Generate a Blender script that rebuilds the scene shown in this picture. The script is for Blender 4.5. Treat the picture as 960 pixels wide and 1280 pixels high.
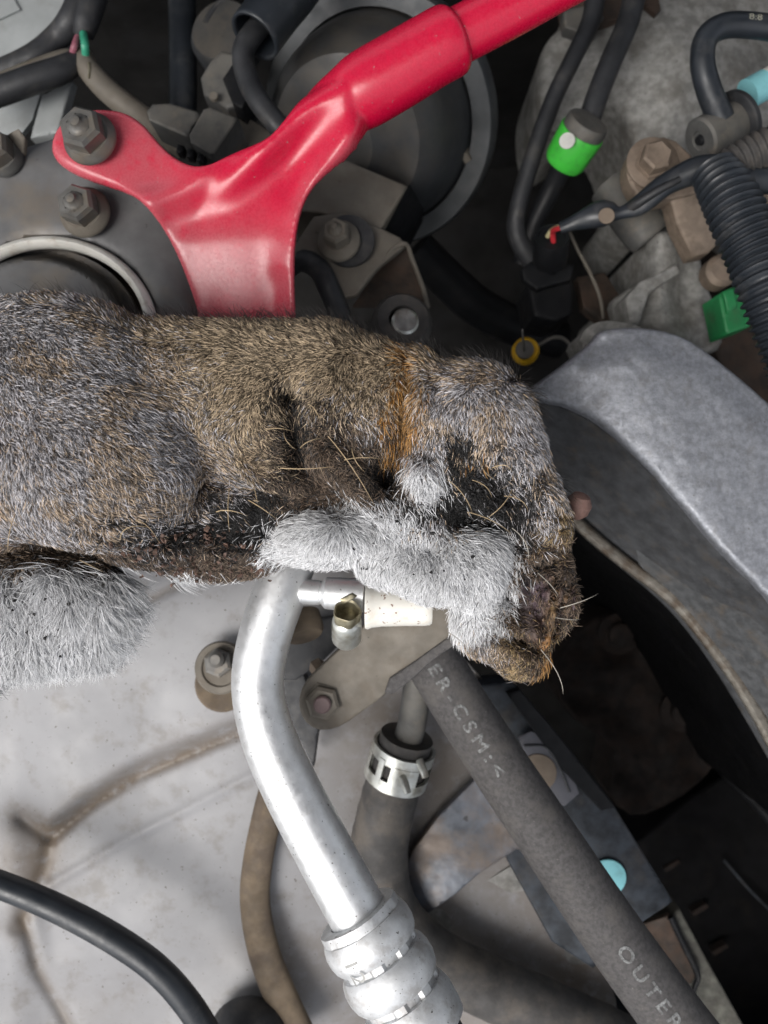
import bpy, bmesh, math, random
import numpy as np
from mathutils import Vector, Matrix
from mathutils.geometry import delaunay_2d_cdt
random.seed(4); RNG = np.random.default_rng(7)
sc = bpy.context.scene; COL = sc.collection
for o in list(bpy.data.objects): bpy.data.objects.remove(o)

# ---------------------------------------------------------------- camera, sky, sun, exposure
H = 1.00            # camera height above the bottom of the engine bay, metres; it looks straight down
F = 1000.0          # focal length in photograph pixels (960 x 1280)
cam = bpy.data.cameras.new('camera'); co = bpy.data.objects.new('camera', cam); COL.objects.link(co)
co.location = (0, 0, H); co.rotation_euler = (0, 0, 0)
cam.sensor_fit = 'VERTICAL'; cam.sensor_height = 36; cam.sensor_width = 27; cam.lens = F/1280*36
cam.clip_start = 0.005; cam.clip_end = 50
cam.dof.use_dof = True; cam.dof.focus_distance = 0.275; cam.dof.aperture_fstop = cam.lens/2.3
sc.camera = co
SUN_EL, SUN_AZ = 58, 215      # overcast: a wide soft sun behind the cloud, from the left and the front of the car
w = bpy.data.worlds.new('World'); sc.world = w; w.use_nodes = True
nt = w.node_tree; bg = nt.nodes['Background']
sky = nt.nodes.new('ShaderNodeTexSky'); sky.sky_type = 'NISHITA'; sky.sun_disc = False
sky.sun_elevation = math.radians(SUN_EL); sky.sun_rotation = math.radians(90-SUN_AZ)
sky.dust_density = 4; sky.air_density = 1.0
hs = nt.nodes.new('ShaderNodeHueSaturation'); hs.inputs['Saturation'].default_value = .28
nt.links.new(sky.outputs[0], hs.inputs['Color']); nt.links.new(hs.outputs[0], bg.inputs[0])
bg.inputs[1].default_value = 0.12
sl = bpy.data.lights.new('sun', 'SUN'); sl.energy = 1.3; sl.angle = math.radians(35); sl.color = (1, .97, .93)
so = bpy.data.objects.new('sun', sl); COL.objects.link(so)
el, az = math.radians(SUN_EL), math.radians(SUN_AZ)
sd = Vector((math.cos(el)*math.cos(az), math.cos(el)*math.sin(az), math.sin(el)))
so.rotation_euler = sd.to_track_quat('Z', 'Y').to_euler(); so.location = (-.5, -.5, 2)
sc.view_settings.view_transform = 'Standard'; sc.view_settings.look = 'None'
sc.view_settings.exposure = 0.68; sc.view_settings.gamma = 1; sc.view_settings.use_curve_mapping = False
sc.cycles.max_bounces = 6; sc.cycles.use_denoising = True

# ---------------------------------------------------------------- helpers
def P(px, py, d): return Vector(((px-480)/F*d, (640-py)/F*d, H-d))
def R(rpx, d): return rpx*d/F

def thing(name, label, cat, loc, group=None):
    o = bpy.data.objects.new(name, None); COL.objects.link(o); o.location = loc; o.empty_display_size = .01
    o['label'] = label; o['category'] = cat
    if group: o['group'] = group
    return o
def tag(o, label, cat, group=None):
    o['label'] = label; o['category'] = cat
    if group: o['group'] = group
    return o
def wloc(o):
    v = Vector(o.location)
    while o.parent: o = o.parent; v += Vector(o.location)
    return v
def link(name, me, m, parent=None, sharp=38):
    """mesh with world coordinates -> object, origin at the parent's place (or at its own middle)"""
    o = bpy.data.objects.new(name, me); COL.objects.link(o)
    n = len(me.vertices); a = np.empty(n*3, np.float32); me.vertices.foreach_get('co', a); a = a.reshape(-1, 3)
    L = wloc(parent) if parent else Vector(((a[:, 0].min()+a[:, 0].max())/2, (a[:, 1].min()+a[:, 1].max())/2, a[:, 2].min()))
    a -= np.array(L, np.float32); me.vertices.foreach_set('co', a.ravel())
    if parent: o.parent = parent
    else: o.location = L
    if m: me.materials.append(m)
    if sharp:
        bm = bmesh.new(); bm.from_mesh(me); c = math.radians(sharp)
        for f in bm.faces: f.smooth = True
        for e in bm.edges:
            if len(e.link_faces) == 2 and e.calc_face_angle(0) > c: e.smooth = False
        bm.to_mesh(me); bm.free()
    me.update(); return o

def catmull(pts, n=8, closed=False):
    P_ = np.array(pts, float); out = []
    N = len(P_); last = N if closed else N-1
    for i in range(last):
        if closed: p0, p1, p2, p3 = P_[i-1], P_[i], P_[(i+1) % N], P_[(i+2) % N]
        else:
            p1, p2 = P_[i], P_[i+1]
            p0 = P_[i-1] if i else 2*p1-p2; p3 = P_[i+2] if i+2 < N else 2*p2-p1
        for k in range(n):
            t = k/n
            out.append(.5*((2*p1)+(-p0+p2)*t+(2*p0-5*p1+4*p2-p3)*t*t+(-p0+3*p1-3*p2+p3)*t**3))
    if not closed: out.append(P_[-1])
    return np.array(out)

def tube(name, pts, m, parent=None, seg=20, n=8, flat=1.0, corr=None, cap=True, rfun=None, sharp=45):
    """pts (px,py,d,r in px). corr = (pitch px, depth) for corrugated tubes"""
    c = catmull(pts, n)
    if corr:
        pos = np.array([P(*q[:3]) for q in c]); L = np.r_[0, np.cumsum(np.linalg.norm(np.diff(pos, axis=0), axis=1))]
        step = R(corr[0], c[0][2])/8; s = np.arange(0, L[-1], step)
        c = np.array([[np.interp(x, L, c[:, k]) for k in range(4)] for x in s])
    pos = [P(*q[:3]) for q in c]; rad = [R(q[3], q[2]) for q in c]
    bm = bmesh.new(); rings = []; prev = None
    for i, p in enumerate(pos):
        t = (pos[min(i+1, len(pos)-1)]-pos[max(i-1, 0)]).normalized()
        u = Vector((0, 0, 1)) if prev is None else prev
        u = (u-t*u.dot(t))
        if u.length < 1e-6: u = t.orthogonal()
        u.normalize(); prev = u; v = t.cross(u); r = rad[i]
        if corr: r *= 1+corr[1]*max(-.6, math.cos(2*math.pi*i/8))
        ring = []
        for k in range(seg):
            a = 2*math.pi*k/seg; rr = r*(rfun(i/len(pos), a) if rfun else 1)
            ring.append(bm.verts.new(p+u*(rr*flat*math.cos(a))+v*(rr*math.sin(a))))
        rings.append(ring)
    for a, b in zip(rings, rings[1:]):
        for k in range(seg): bm.faces.new((a[k], a[(k+1) % seg], b[(k+1) % seg], b[k]))
    if cap: bm.faces.new(rings[0][::-1]); bm.faces.new(rings[-1])
    bmesh.ops.recalc_face_normals(bm, faces=bm.faces)
    me = bpy.data.meshes.new(name); bm.to_mesh(me); bm.free()
    return link(name, me, m, parent, sharp)

def lathe(name, A, axis, prof, m, parent=None, seg=28, rmod=None, ang=None, sharp=35, phase=0):
    """prof: (s along the axis, r) in metres; starts/ends with r = 0 to close"""
    ax = Vector(axis).normalized(); u = Vector((0, 0, 1)); u = u-ax*u.dot(ax)
    if u.length < 1e-3: u = Vector((0, 1, 0))-ax*ax.y
    u.normalize(); v = ax.cross(u); bm = bmesh.new(); rows = []
    a0, a1 = ang if ang else (0, 2*math.pi); n = seg if not ang else seg+1
    for j, (s, r) in enumerate(prof):
        if r == 0 and not ang: rows.append([bm.verts.new(A+ax*s)]); continue
        rows.append([bm.verts.new(A+ax*s+(u*math.cos(a)+v*math.sin(a))*(r*(rmod(j, a) if rmod else 1)))
                     for a in [a0+phase+(a1-a0)*k/seg for k in range(n)]])
    for a, b in zip(rows, rows[1:]):
        for k in range(seg):
            k2 = (k+1) % len(a) if len(a) > 1 else 0; l2 = (k+1) % len(b) if len(b) > 1 else 0
            q = [a[k if len(a) > 1 else 0], a[k2], b[l2], b[k if len(b) > 1 else 0]]
            q = list(dict.fromkeys(q))
            if len(q) > 2: bm.faces.new(q)
    bmesh.ops.recalc_face_normals(bm, faces=bm.faces)
    me = bpy.data.meshes.new(name); bm.to_mesh(me); bm.free()
    return link(name, me, m, parent, sharp)

def inside(poly, x, y):
    r = np.zeros(x.shape, bool); n = len(poly)
    for i in range(n):
        x1, y1 = poly[i]; x2, y2 = poly[(i+1) % n]
        if y1 == y2: continue
        r ^= ((y1 > y) != (y2 > y)) & (x < (x2-x1)*(y-y1)/(y2-y1)+x1)
    return r
def dist(poly, x, y, closed=True):
    d = np.full(x.shape, 1e9); n = len(poly)
    for i in range(n if closed else n-1):
        a = np.array(poly[i], float); b = np.array(poly[(i+1) % n], float); ab = b-a; L = max(ab@ab, 1e-9)
        t = np.clip(((x-a[0])*ab[0]+(y-a[1])*ab[1])/L, 0, 1)
        d = np.minimum(d, np.hypot(x-a[0]-t*ab[0], y-a[1]-t*ab[1]))
    return d
def vnoise(x, y, seed=0):
    xi = np.floor(x).astype(int); yi = np.floor(y).astype(int); fx = x-xi; fy = y-yi
    fx = fx*fx*(3-2*fx); fy = fy*fy*(3-2*fy)
    def h(a, b):
        n = (a*374761393+b*668265263+seed*974634777) & 0x7fffffff
        n = ((n ^ (n >> 13))*1274126177) & 0x7fffffff
        return ((n ^ (n >> 16)) & 0xffff)/65535.
    return (h(xi, yi)*(1-fx)+h(xi+1, yi)*fx)*(1-fy)+(h(xi, yi+1)*(1-fx)+h(xi+1, yi+1)*fx)*fy*1.0
def ss(a, b, x):
    t = np.clip((x-a)/(b-a), 0, 1); return t*t*(3-2*t)
def plane(a, b, c):
    """depth linear over the picture through three (px,py,d)"""
    M = np.linalg.solve(np.array([[a[0], a[1], 1], [b[0], b[1], 1], [c[0], c[1], 1.]]), np.array([a[2], b[2], c[2]]))
    return lambda x, y: M[0]*x+M[1]*y+M[2]

def sheet(name, outline, dfun, m, parent=None, th=.003, sp=9, rnd=0, smooth=0, dirt=None, holes=(), sharp=38, under=False):
    """a pressed or cast piece: outline in px, top surface at depth dfun, straight sides th metres high, edge rounding rnd px"""
    if smooth: outline = catmull(outline, smooth, True)
    def dens(o):
        o = [tuple(q[:2]) for q in o]; out = []
        for i in range(len(o)):
            a = np.array(o[i], float); b = np.array(o[(i+1) % len(o)], float); k = max(1, int(np.hypot(*(b-a))/sp))
            out += [tuple(a+(b-a)*j/k) for j in range(k)]
        return out
    loops = [dens(outline)]+[dens(h) for h in holes]
    bx = np.array(loops[0]); x0, y0 = bx.min(0); x1, y1 = bx.max(0)
    gx, gy = np.meshgrid(np.arange(x0, x1, sp), np.arange(y0, y1, sp*.87)); gx = gx+(np.arange(gx.shape[0]) % 2)[:, None]*sp/2
    gx, gy = gx.ravel(), gy.ravel()
    k = inside(loops[0], gx, gy) & (dist(loops[0], gx, gy) > sp*.45)
    for h in loops[1:]: k &= ~inside(h, gx, gy) & (dist(h, gx, gy) > sp*.45)
    pts = []; edges = []
    for lp in loops:
        b = len(pts); pts += lp; edges += [(b+i, b+(i+1) % len(lp)) for i in range(len(lp))]
    nb = len(pts)
    extra = []
    if rnd:
        for fr in (.12, .35, .65, 1.0):    # rings that carry the rounded edge
            xs = np.array(loops[0]); c = np.roll(xs, -1, 0)-np.roll(xs, 1, 0); nrm = np.c_[-c[:, 1], c[:, 0]]
            nrm /= np.maximum(np.linalg.norm(nrm, axis=1), 1e-9)[:, None]
            q = xs+nrm*rnd*fr
            if inside(loops[0], q[:, 0], q[:, 1]).mean() < .5: q = xs-nrm*rnd*fr
            ok = inside(loops[0], q[:, 0], q[:, 1]) & (dist(loops[0], q[:, 0], q[:, 1]) > rnd*fr*.8)
            for h in loops[1:]: ok &= ~inside(h, q[:, 0], q[:, 1])
            extra += [tuple(v) for v in q[ok]]
        k &= dist(loops[0], gx, gy) > rnd*1.15
    pts = pts+extra+list(zip(gx[k], gy[k]))
    V, E, Fc, *_ = delaunay_2d_cdt([Vector(q) for q in pts], edges, [], 1, 1e-5)
    vx = np.array([q.x for q in V]); vy = np.array([q.y for q in V])
    if holes:   # drop what fell in a hole
        cen = np.array([(vx[list(f)].mean(), vy[list(f)].mean()) for f in Fc]); ok = inside(loops[0], cen[:, 0], cen[:, 1])
        for h in loops[1:]: ok &= ~inside(h, cen[:, 0], cen[:, 1])
        Fc = [f for f, g in zip(Fc, ok) if g]
    d = dfun(vx, vy) if callable(dfun) else np.full(len(vx), float(dfun)); d = np.asarray(d, float)+np.zeros(len(vx))
    if rnd:
        de = np.clip(dist(loops[0], vx, vy), 0, rnd)
        for h in loops[1:]: de = np.minimum(de, np.clip(dist(h, vx, vy), 0, rnd))
        drop = (rnd-np.sqrt(np.maximum(rnd**2-(rnd-de)**2, 0)))*d/F
    else: drop = np.zeros(len(vx))
    bm = bmesh.new()
    vs = [bm.verts.new(P(x, y, dd)-Vector((0, 0, z))) for x, y, dd, z in zip(vx, vy, d, drop)]
    for f in Fc:
        try: bm.faces.new([vs[i] for i in f])
        except ValueError: pass
    bmesh.ops.recalc_face_normals(bm, faces=bm.faces)
    if bm.faces and sum(f.normal.z*f.calc_area() for f in bm.faces) < 0: bmesh.ops.reverse_faces(bm, faces=bm.faces)
    if th:
        be = [e for e in bm.edges if len(e.link_faces) == 1]; low = {}; vsset = set(vs)
        def lo(v):
            if v not in low: low[v] = bm.verts.new(v.co-Vector((0, 0, th)))
            return low[v]
        for e in be:
            f = e.link_faces[0]; a, b = e.verts
            ls = [l for l in f.loops if l.edge == e][0]; a, b = ls.vert, ls.link_loop_next.vert
            bm.faces.new((b, a, lo(a), lo(b)))
        if under:
            for f in [f for f in bm.faces if all(v in vsset for v in f.verts)]: bm.faces.new([lo(v) for v in reversed(f.verts)])
    vxs = {v: i for i, v in enumerate(vs)}
    bm.verts.index_update()
    me = bpy.data.meshes.new(name)
    dv = None
    if dirt:
        dd = np.clip(dirt(vx, vy), 0, 1); dv = np.zeros(len(bm.verts))
        for v in bm.verts:
            if v in vxs: dv[v.index] = dd[vxs[v]]
        if th:
            for v, l in low.items(): dv[l.index] = dd[vxs[v]] if v in vxs else 0
    bm.to_mesh(me); bm.free()
    if dv is not None:
        at = me.attributes.new('dirt', 'FLOAT', 'POINT'); at.data.foreach_set('value', dv.astype(np.float32))
    return link(name, me, m, parent, sharp)

def loft(name, rows, m, parent=None, sub=2, closed=False, th=0, sharp=50):
    """rows of (px,py,d), equally many in each row"""
    n = max(len(r) for r in rows)
    def rs(r):
        r = np.array(r, float); L = np.r_[0, np.cumsum(np.hypot(*np.diff(r[:, :2], axis=0).T))]
        s = np.linspace(0, L[-1], n); return np.c_[[np.interp(s, L, r[:, k]) for k in range(3)]].T
    rows = [r if len(r) == n else rs(r) for r in rows]
    bm = bmesh.new(); vs = [[bm.verts.new(P(*q)) for q in r] for r in rows]
    for a, b in zip(vs, vs[1:]):
        for k in range(n if closed else n-1): bm.faces.new((a[k], a[(k+1) % n], b[(k+1) % n], b[k]))
    bmesh.ops.recalc_face_normals(bm, faces=bm.faces)
    if sum(f.normal.z*f.calc_area() for f in bm.faces) < 0: bmesh.ops.reverse_faces(bm, faces=bm.faces)
    me = bpy.data.meshes.new(name); bm.to_mesh(me); bm.free()
    o = link(name, me, m, parent, sharp)
    if sub: s = o.modifiers.new('sub', 'SUBSURF'); s.levels = s.render_levels = sub
    if th: s = o.modifiers.new('sol', 'SOLIDIFY'); s.thickness = th; s.offset = -1
    return o

# ---------------------------------------------------------------- materials
def mat(name, col, rough=.6, metal=0, dirt=None, spots=None, bump=None, var=.15, vscale=60, attr=None, rvar=.12, spec=.5, coat=0, fade=None):
    """dirt=(colour, amount 0..1, scale); spots=(colour, scale, threshold); bump=(scale, strength mm); attr=colour laid on where the mesh's dirt value is high;
    fade=(colour, amount): dust that lies on faces turned up"""
    m = bpy.data.materials.new(name); m.use_nodes = True; nt = m.node_tree; N = nt.nodes; Lk = nt.links.new
    b = N['Principled BSDF']; tc = N.new('ShaderNodeTexCoord').outputs['Object']
    def noise(scale, det=5, ro=.6, off=0):
        n = N.new('ShaderNodeTexNoise'); n.inputs['Scale'].default_value = scale; n.inputs['Detail'].default_value = det
        n.inputs['Roughness'].default_value = ro
        mp = N.new('ShaderNodeMapping'); mp.inputs['Location'].default_value = (off, off*.7, off*1.3)
        Lk(tc, mp.inputs[0]); Lk(mp.outputs[0], n.inputs['Vector']); return n.outputs['Fac']
    def ramp(s, a, c):
        r = N.new('ShaderNodeMapRange'); r.inputs[1].default_value = a; r.inputs[2].default_value = c; r.interpolation_type = 'SMOOTHSTEP'
        Lk(s, r.inputs[0]); return r.outputs[0]
    def mul(s, k):
        q = N.new('ShaderNodeMath'); q.operation = 'MULTIPLY'; Lk(s, q.inputs[0])
        if isinstance(k, float) or isinstance(k, int): q.inputs[1].default_value = k
        else: Lk(k, q.inputs[1])
        return q.outputs[0]
    def mix(f, c1, c2):
        x = N.new('ShaderNodeMix'); x.data_type = 'RGBA'
        Lk(f, x.inputs[0])
        for s, c in ((x.inputs[6], c1), (x.inputs[7], c2)):
            if isinstance(c, tuple): s.default_value = (*c, 1)
            else: Lk(c, s)
        return x.outputs[2]
    lo = tuple(max(0, c*(1-var*1.6)) for c in col); hi = tuple(min(1, c*(1+var)) for c in col)
    cur = mix(ramp(noise(vscale, 6), .3, .7), lo, hi)
    rf = ramp(noise(vscale*2.3, 5, .65, 3), .25, .75)
    if fade:
        g = N.new('ShaderNodeNewGeometry'); sx = N.new('ShaderNodeSeparateXYZ'); Lk(g.outputs['Normal'], sx.inputs[0])
        f = mul(mul(ramp(sx.outputs[2], .25, .95), ramp(noise(vscale*1.5, 6, .7, 21), .2, .65)), float(fade[1]))
        cur = mix(f, cur, fade[0])
    if dirt:
        f = mul(ramp(noise(dirt[2], 7, .65, 9), .62-.45*dirt[1], .80-.3*dirt[1]), min(1., .35+dirt[1])); cur = mix(f, cur, dirt[0])
    if attr:
        a = N.new('ShaderNodeAttribute'); a.attribute_name = 'dirt'
        f = mul(a.outputs['Fac'], ramp(noise(130, 6, .7, 5), .18, .55)); cur = mix(f, cur, attr)
    if spots:
        f = ramp(noise(spots[1], 2, .5, 17), spots[2], spots[2]+.05); cur = mix(f, cur, spots[0])
    Lk(cur, b.inputs['Base Color'])
    mr = N.new('ShaderNodeMapRange'); mr.inputs[3].default_value = max(.03, rough-rvar); mr.inputs[4].default_value = min(1, rough+rvar)
    Lk(rf, mr.inputs[0]); Lk(mr.outputs[0], b.inputs['Roughness'])
    b.inputs['Metallic'].default_value = metal; b.inputs['Specular IOR Level'].default_value = spec
    if coat: b.inputs['Coat Weight'].default_value = coat; b.inputs['Coat Roughness'].default_value = .12
    if bump:
        bp = N.new('ShaderNodeBump'); bp.inputs['Distance'].default_value = bump[1]*.001; bp.inputs['Strength'].default_value = 1
        Lk(noise(bump[0], 6, .6, 31), bp.inputs['Height']); Lk(bp.outputs[0], b.inputs['Normal'])
    return m
TAN = (.20, .165, .125); BRN = (.10, .075, .055)
M = dict(
 fender=mat('fender paint', (.290, .289, .297), .5, 0, ((.18, .165, .15), .28, 75), ((.09, .075, .06), 620, .70), (300, .05), .07, 18, (.15, .12, .092), spec=.35),
 red=mat('red paint', (.60, .004, .042), .28, 0, None, ((.50, .22, .22), 800, .71), (500, .012), .04, 400, (.52, .095, .12), .07, fade=((.60, .08, .12), .2)),
 alu=mat('bare aluminium', (.80, .81, .82), .47, .84, ((.60, .59, .57), .22, 140), ((.14, .13, .12), 900, .69), (900, .05), .05, 160, rvar=.08),
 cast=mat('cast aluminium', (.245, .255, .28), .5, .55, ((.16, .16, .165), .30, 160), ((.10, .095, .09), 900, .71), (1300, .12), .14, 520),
 blkh=mat('shade black housing', (.004, .004, .0045), .7, 0, ((.008, .007, .006), .25, 70), None, (300, .06), .2, 60, spec=.06),  # blacker than real plastic: the colour stands in for occlusion
 castr=mat('shaded worn recess', (.085, .088, .092), .55, .2, ((.12, .095, .07), .35, 70), ((.16, .15, .14), 800, .72), (500, .12), .2, 200), lip=mat('flange edge', (.20, .185, .16), .5, .4, ((.09, .065, .045), .5, 90), None, (500, .15), .2, 200),  # castr: cover grey darkened for the shaded side, with brown dirt
 grimed=mat('dark grimy steel', (.085, .085, .07), .75, .1, ((.04, .036, .03), .5, 80), ((.03, .03, .025), 420, .7), (420, .3), .28, 160),
 alus=mat('crimped aluminium', (.70, .71, .72), .56, .7, ((.42, .40, .38), .35, 130), ((.12, .11, .10), 800, .68), (700, .08), .08, 160, rvar=.08),
 castd=mat('shaded cover side', (.060, .062, .066), .6, .1, ((.09, .075, .06), .25, 90), None, (500, .12), .2, 120, spec=.3),  # cover metal darkened in its colour: this side gets little light
 grime=mat('grimy casting', (.27, .265, .25), .75, .1, ((.13, .12, .105), .42, 55), ((.06, .055, .05), 600, .70), (600, .22), .22, 180),
 tower=mat('tower metal', (.15, .15, .152), .55, .1, (TAN, .30, 22), ((.05, .045, .04), 300, .74), (220, .08), .18, 35),
 tan=mat('dusty bracket steel', (.155, .137, .112), .68, .1, ((.13, .105, .08), .35, 60), ((.06, .05, .04), 330, .72), (300, .12), .12, 70),
 nut=mat('dulled nut steel', (.17, .165, .155), .5, .45, (TAN, .35, 90), None, (500, .1), .15, 120),
 nutb=mat('brown bolt steel', (.22, .17, .13), .62, .2, (BRN, .3, 120), None, (500, .1), .15, 120),
 zinc=mat('zinc', (.66, .67, .63), .38, .8, ((.30, .27, .20), .35, 130), None, (500, .08), .15, 120),
 rub=mat('rubber', (.024, .025, .028), .55, 0, ((.07, .065, .06), .3, 80), None, (500, .08), .2, 80),
 hose=mat('dusty hose rubber', (.070, .066, .066), .78, 0, ((.10, .092, .085), .35, 90), ((.16, .15, .14), 1100, .71), (1200, .14), .2, 500),
 hosed=mat('dark hose rubber', (.055, .052, .05), .75, 0, ((.11, .095, .08), .45, 60), None, (600, .2), .2, 80),
 slate=mat('slate hose', (.019, .023, .029), .42, 0, ((.07, .07, .07), .25, 70), None, (400, .05), .12, 70),
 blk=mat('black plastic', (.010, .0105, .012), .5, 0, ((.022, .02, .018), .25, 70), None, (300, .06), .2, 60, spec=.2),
 blkd=mat('dusty black plastic', (.075, .075, .073), .6, 0, (TAN, .25, 60), None, (400, .06), .2, 60, fade=((.17, .155, .13), .5)),
 deep=mat('shade dark grime', (.010, .0095, .009), .9, 0, ((.014, .014, .0145), .4, 25), None, (200, .3), .3, 25, spec=.2),  # grime kept near black so the deep gaps read as shade
 boost=mat('booster shell', (.040, .043, .047), .5, .1, ((.05, .05, .05), .3, 40), ((.03, .025, .02), 330, .74), (200, .06), .2, 40, fade=((.13, .108, .08), .5)),
 rim=mat('booster rim', (.062, .067, .071), .5, .2, ((.10, .10, .10), .3, 40), None, (250, .06), .15, 50),
 seal=mat('brown rubber seal', (.14, .105, .07), .8, 0, ((.08, .06, .045), .45, 60), None, (500, .15), .2, 80),
 plate=mat('blue grey plate', (.10, .112, .135), .5, .2, ((.14, .105, .08), .5, 35), ((.04, .04, .045), 130, .70), (300, .1), .3, 60),
 rail=mat('blue black rail', (.030, .036, .045), .5, .1, ((.06, .052, .046), .3, 60), None, (260, .1), .4, 90, spec=.35),
 cyan=mat('cyan paint', (.24, .58, .63), .6, 0, ((.16, .36, .38), .22, 160), None, None, .05, 60),
 white=mat('white nylon', (.78, .76, .70), .42, 0, ((.62, .52, .40), .3, 130), ((.20, .10, .06), 420, .665), None, .05, 60, spec=.5),
 green=mat('green band', (.055, .50, .05), .42, 0, ((.05, .22, .05), .28, 140), None, None, .08, 60),
 greend=mat('green clip', (.02, .22, .07), .5, 0, ((.05, .1, .05), .3, 60), None, None, .12, 60),
 dot=mat('white dot', (.60, .60, .56), .6), yell=mat('yellow ring', (.72, .42, .02), .45, 0, ((.3, .18, .03), .3, 150)),
 redw=mat('red wire', (.5, .03, .04), .4), yelw=mat('yellow wire', (.5, .45, .25), .4), pinkw=mat('pink wire', (.35, .12, .16), .5),
 grnw=mat('green wire', (.05, .36, .22), .4), brass=mat('dull brass', (.34, .31, .22), .42, .85, ((.15, .12, .06), .4, 300), None, (400, .1)),
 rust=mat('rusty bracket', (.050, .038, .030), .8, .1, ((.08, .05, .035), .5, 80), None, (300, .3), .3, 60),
 rustd=mat('shaded rusty bracket', (.011, .0085, .0075), .85, .0, ((.020, .013, .010), .5, 90), None, (300, .3), .3, 60, spec=.25), cream=mat('cream metal', (.60, .585, .54), .5, 0, ((.35, .27, .2), .25, 120), None, (300, .05), .08, 60),  # rustd: rust with the deep shade put into its colour
 panel=mat('cowl panel', (.40, .42, .42), .5, 0, ((.25, .25, .24), .35, 30), ((.1, .1, .1), 200, .76), (200, .04), .1, 30),
 ink=mat('hose print', (.20, .205, .205), .75, 0, ((.08, .076, .075), .45, 500), None, None, .4, 900), inkt=mat('tan print', (.34, .33, .26), .7, 0, None, None, None, .2, 300),
 inkd=mat('stamped digits', (.32, .32, .31), .6, .5), bline=mat('pale stripe', (.22, .20, .18), .8, 0, None, None, None, .3, 200),
 lab=mat('grey label', (.11, .11, .125), .6), labt=mat('tan disc', (.20, .155, .115), .7),
)

# ---------------------------------------------------------------- bay bottom and body panels
def big(name, x0, y0, x1, y1, z, m):
    me = bpy.data.meshes.new(name); me.from_pydata([(x0, y0, z), (x1, y0, z), (x1, y1, z), (x0, y1, z)], [], [(0, 1, 2, 3)])
    return link(name, me, m, None, 0)
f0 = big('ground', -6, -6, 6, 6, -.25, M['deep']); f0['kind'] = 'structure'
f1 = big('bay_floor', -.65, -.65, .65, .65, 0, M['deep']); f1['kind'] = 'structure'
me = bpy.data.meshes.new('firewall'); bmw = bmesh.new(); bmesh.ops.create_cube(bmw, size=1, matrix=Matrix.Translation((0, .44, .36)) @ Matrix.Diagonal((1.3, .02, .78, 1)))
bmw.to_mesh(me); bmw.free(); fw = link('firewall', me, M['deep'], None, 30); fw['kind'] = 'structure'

# raised bonnet, out of view, hinged behind; added so its underside shades the bay
bmw = bmesh.new(); rows = []
for k in range(9):
    t = k/8; y = .46-.62*t+.10*t*t; z = .95+.62*t+.10*math.sin(math.pi*t)
    rows.append([bmw.verts.new((x*(1-.06*t), y, z+.04*(1-(x/.75)**2))) for x in np.linspace(-.75, .75, 13)])
for p, q in zip(rows, rows[1:]):
    for k in range(12): bmw.faces.new((p[k], p[k+1], q[k+1], q[k]))
me = bpy.data.meshes.new('unseen_bonnet'); bmesh.ops.recalc_face_normals(bmw, faces=bmw.faces); bmw.to_mesh(me); bmw.free()
hd = link('unseen_bonnet', me, M['deep'], None, 40); hd['kind'] = 'structure'
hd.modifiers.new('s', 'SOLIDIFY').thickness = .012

def block(name, x0, y0, z0, x1, y1, z1, m):
    me = bpy.data.meshes.new(name); bq = bmesh.new()
    bmesh.ops.create_cube(bq, size=1, matrix=Matrix.Translation(((x0+x1)/2, (y0+y1)/2, (z0+z1)/2)) @ Matrix.Diagonal((x1-x0, y1-y0, z1-z0, 1)))
    bmesh.ops.bevel(bq, geom=bq.edges[:], offset=.015, segments=3, affect='EDGES'); bq.to_mesh(me); bq.free()
    o = link(name, me, m, None, 40); o['kind'] = 'structure'; return o
block('engine_block', .31, -.62, .01, .70, .40, .60, M['rustd'])  # box out of view, added to keep light from the deep gaps
block('unseen_front_block', -.34, -.50, .01, .31, -.405, .62, M['rail'])  # likewise unseen: added to close the front so the gaps stay dark

G1 = [(28, 1022), (62, 1040), (110, 1000), (170, 962), (250, 928), (330, 895), (420, 850)]
G2 = [(62, 1040), (58, 1080), (42, 1120), (20, 1160)]
G3 = [(30, 1150), (48, 1215), (72, 1255), (95, 1300)]
G4 = [(60, 1108), (150, 1055), (310, 972), (400, 930)]
G5 = [(150, 775), (190, 748), (240, 722)]
G1b = [(x+3, y+9) for x, y in G1[1:]]+[(470, 838)]
def fsd(x, y):   # how far above the fold line G1 a point lies, px
    return np.interp(x, [q[0] for q in G1], [q[1] for q in G1])-y
def fend(x, y):
    s = fsd(x, y); d = .398-.010*ss(-14, 16, s)*ss(10, 70, x)-.005*ss(70, 10, x)
    d += .003*np.exp(-(dist(G1, x, y, False)/9)**2)+.0016*np.exp(-(dist(G2, x, y, False)/9)**2)+.002*np.exp(-(dist(G3, x, y, False)/8)**2)
    d += .0014*np.exp(-(dist(G1b, x, y, False)/6)**2)
    d -= .0012*np.exp(-(dist(G4, x, y, False)/6)**2); d += .0015*np.exp(-(dist(G5, x, y, False)/5)**2)
    d += .003*(vnoise(x/90, y/90, 3)-.5)+.022*ss(330, 560, x+.2*(y-1100))
    d += .004*ss(0, 60, x*.2+y-1215)*ss(330, 250, x)*.8
    return d
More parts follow.
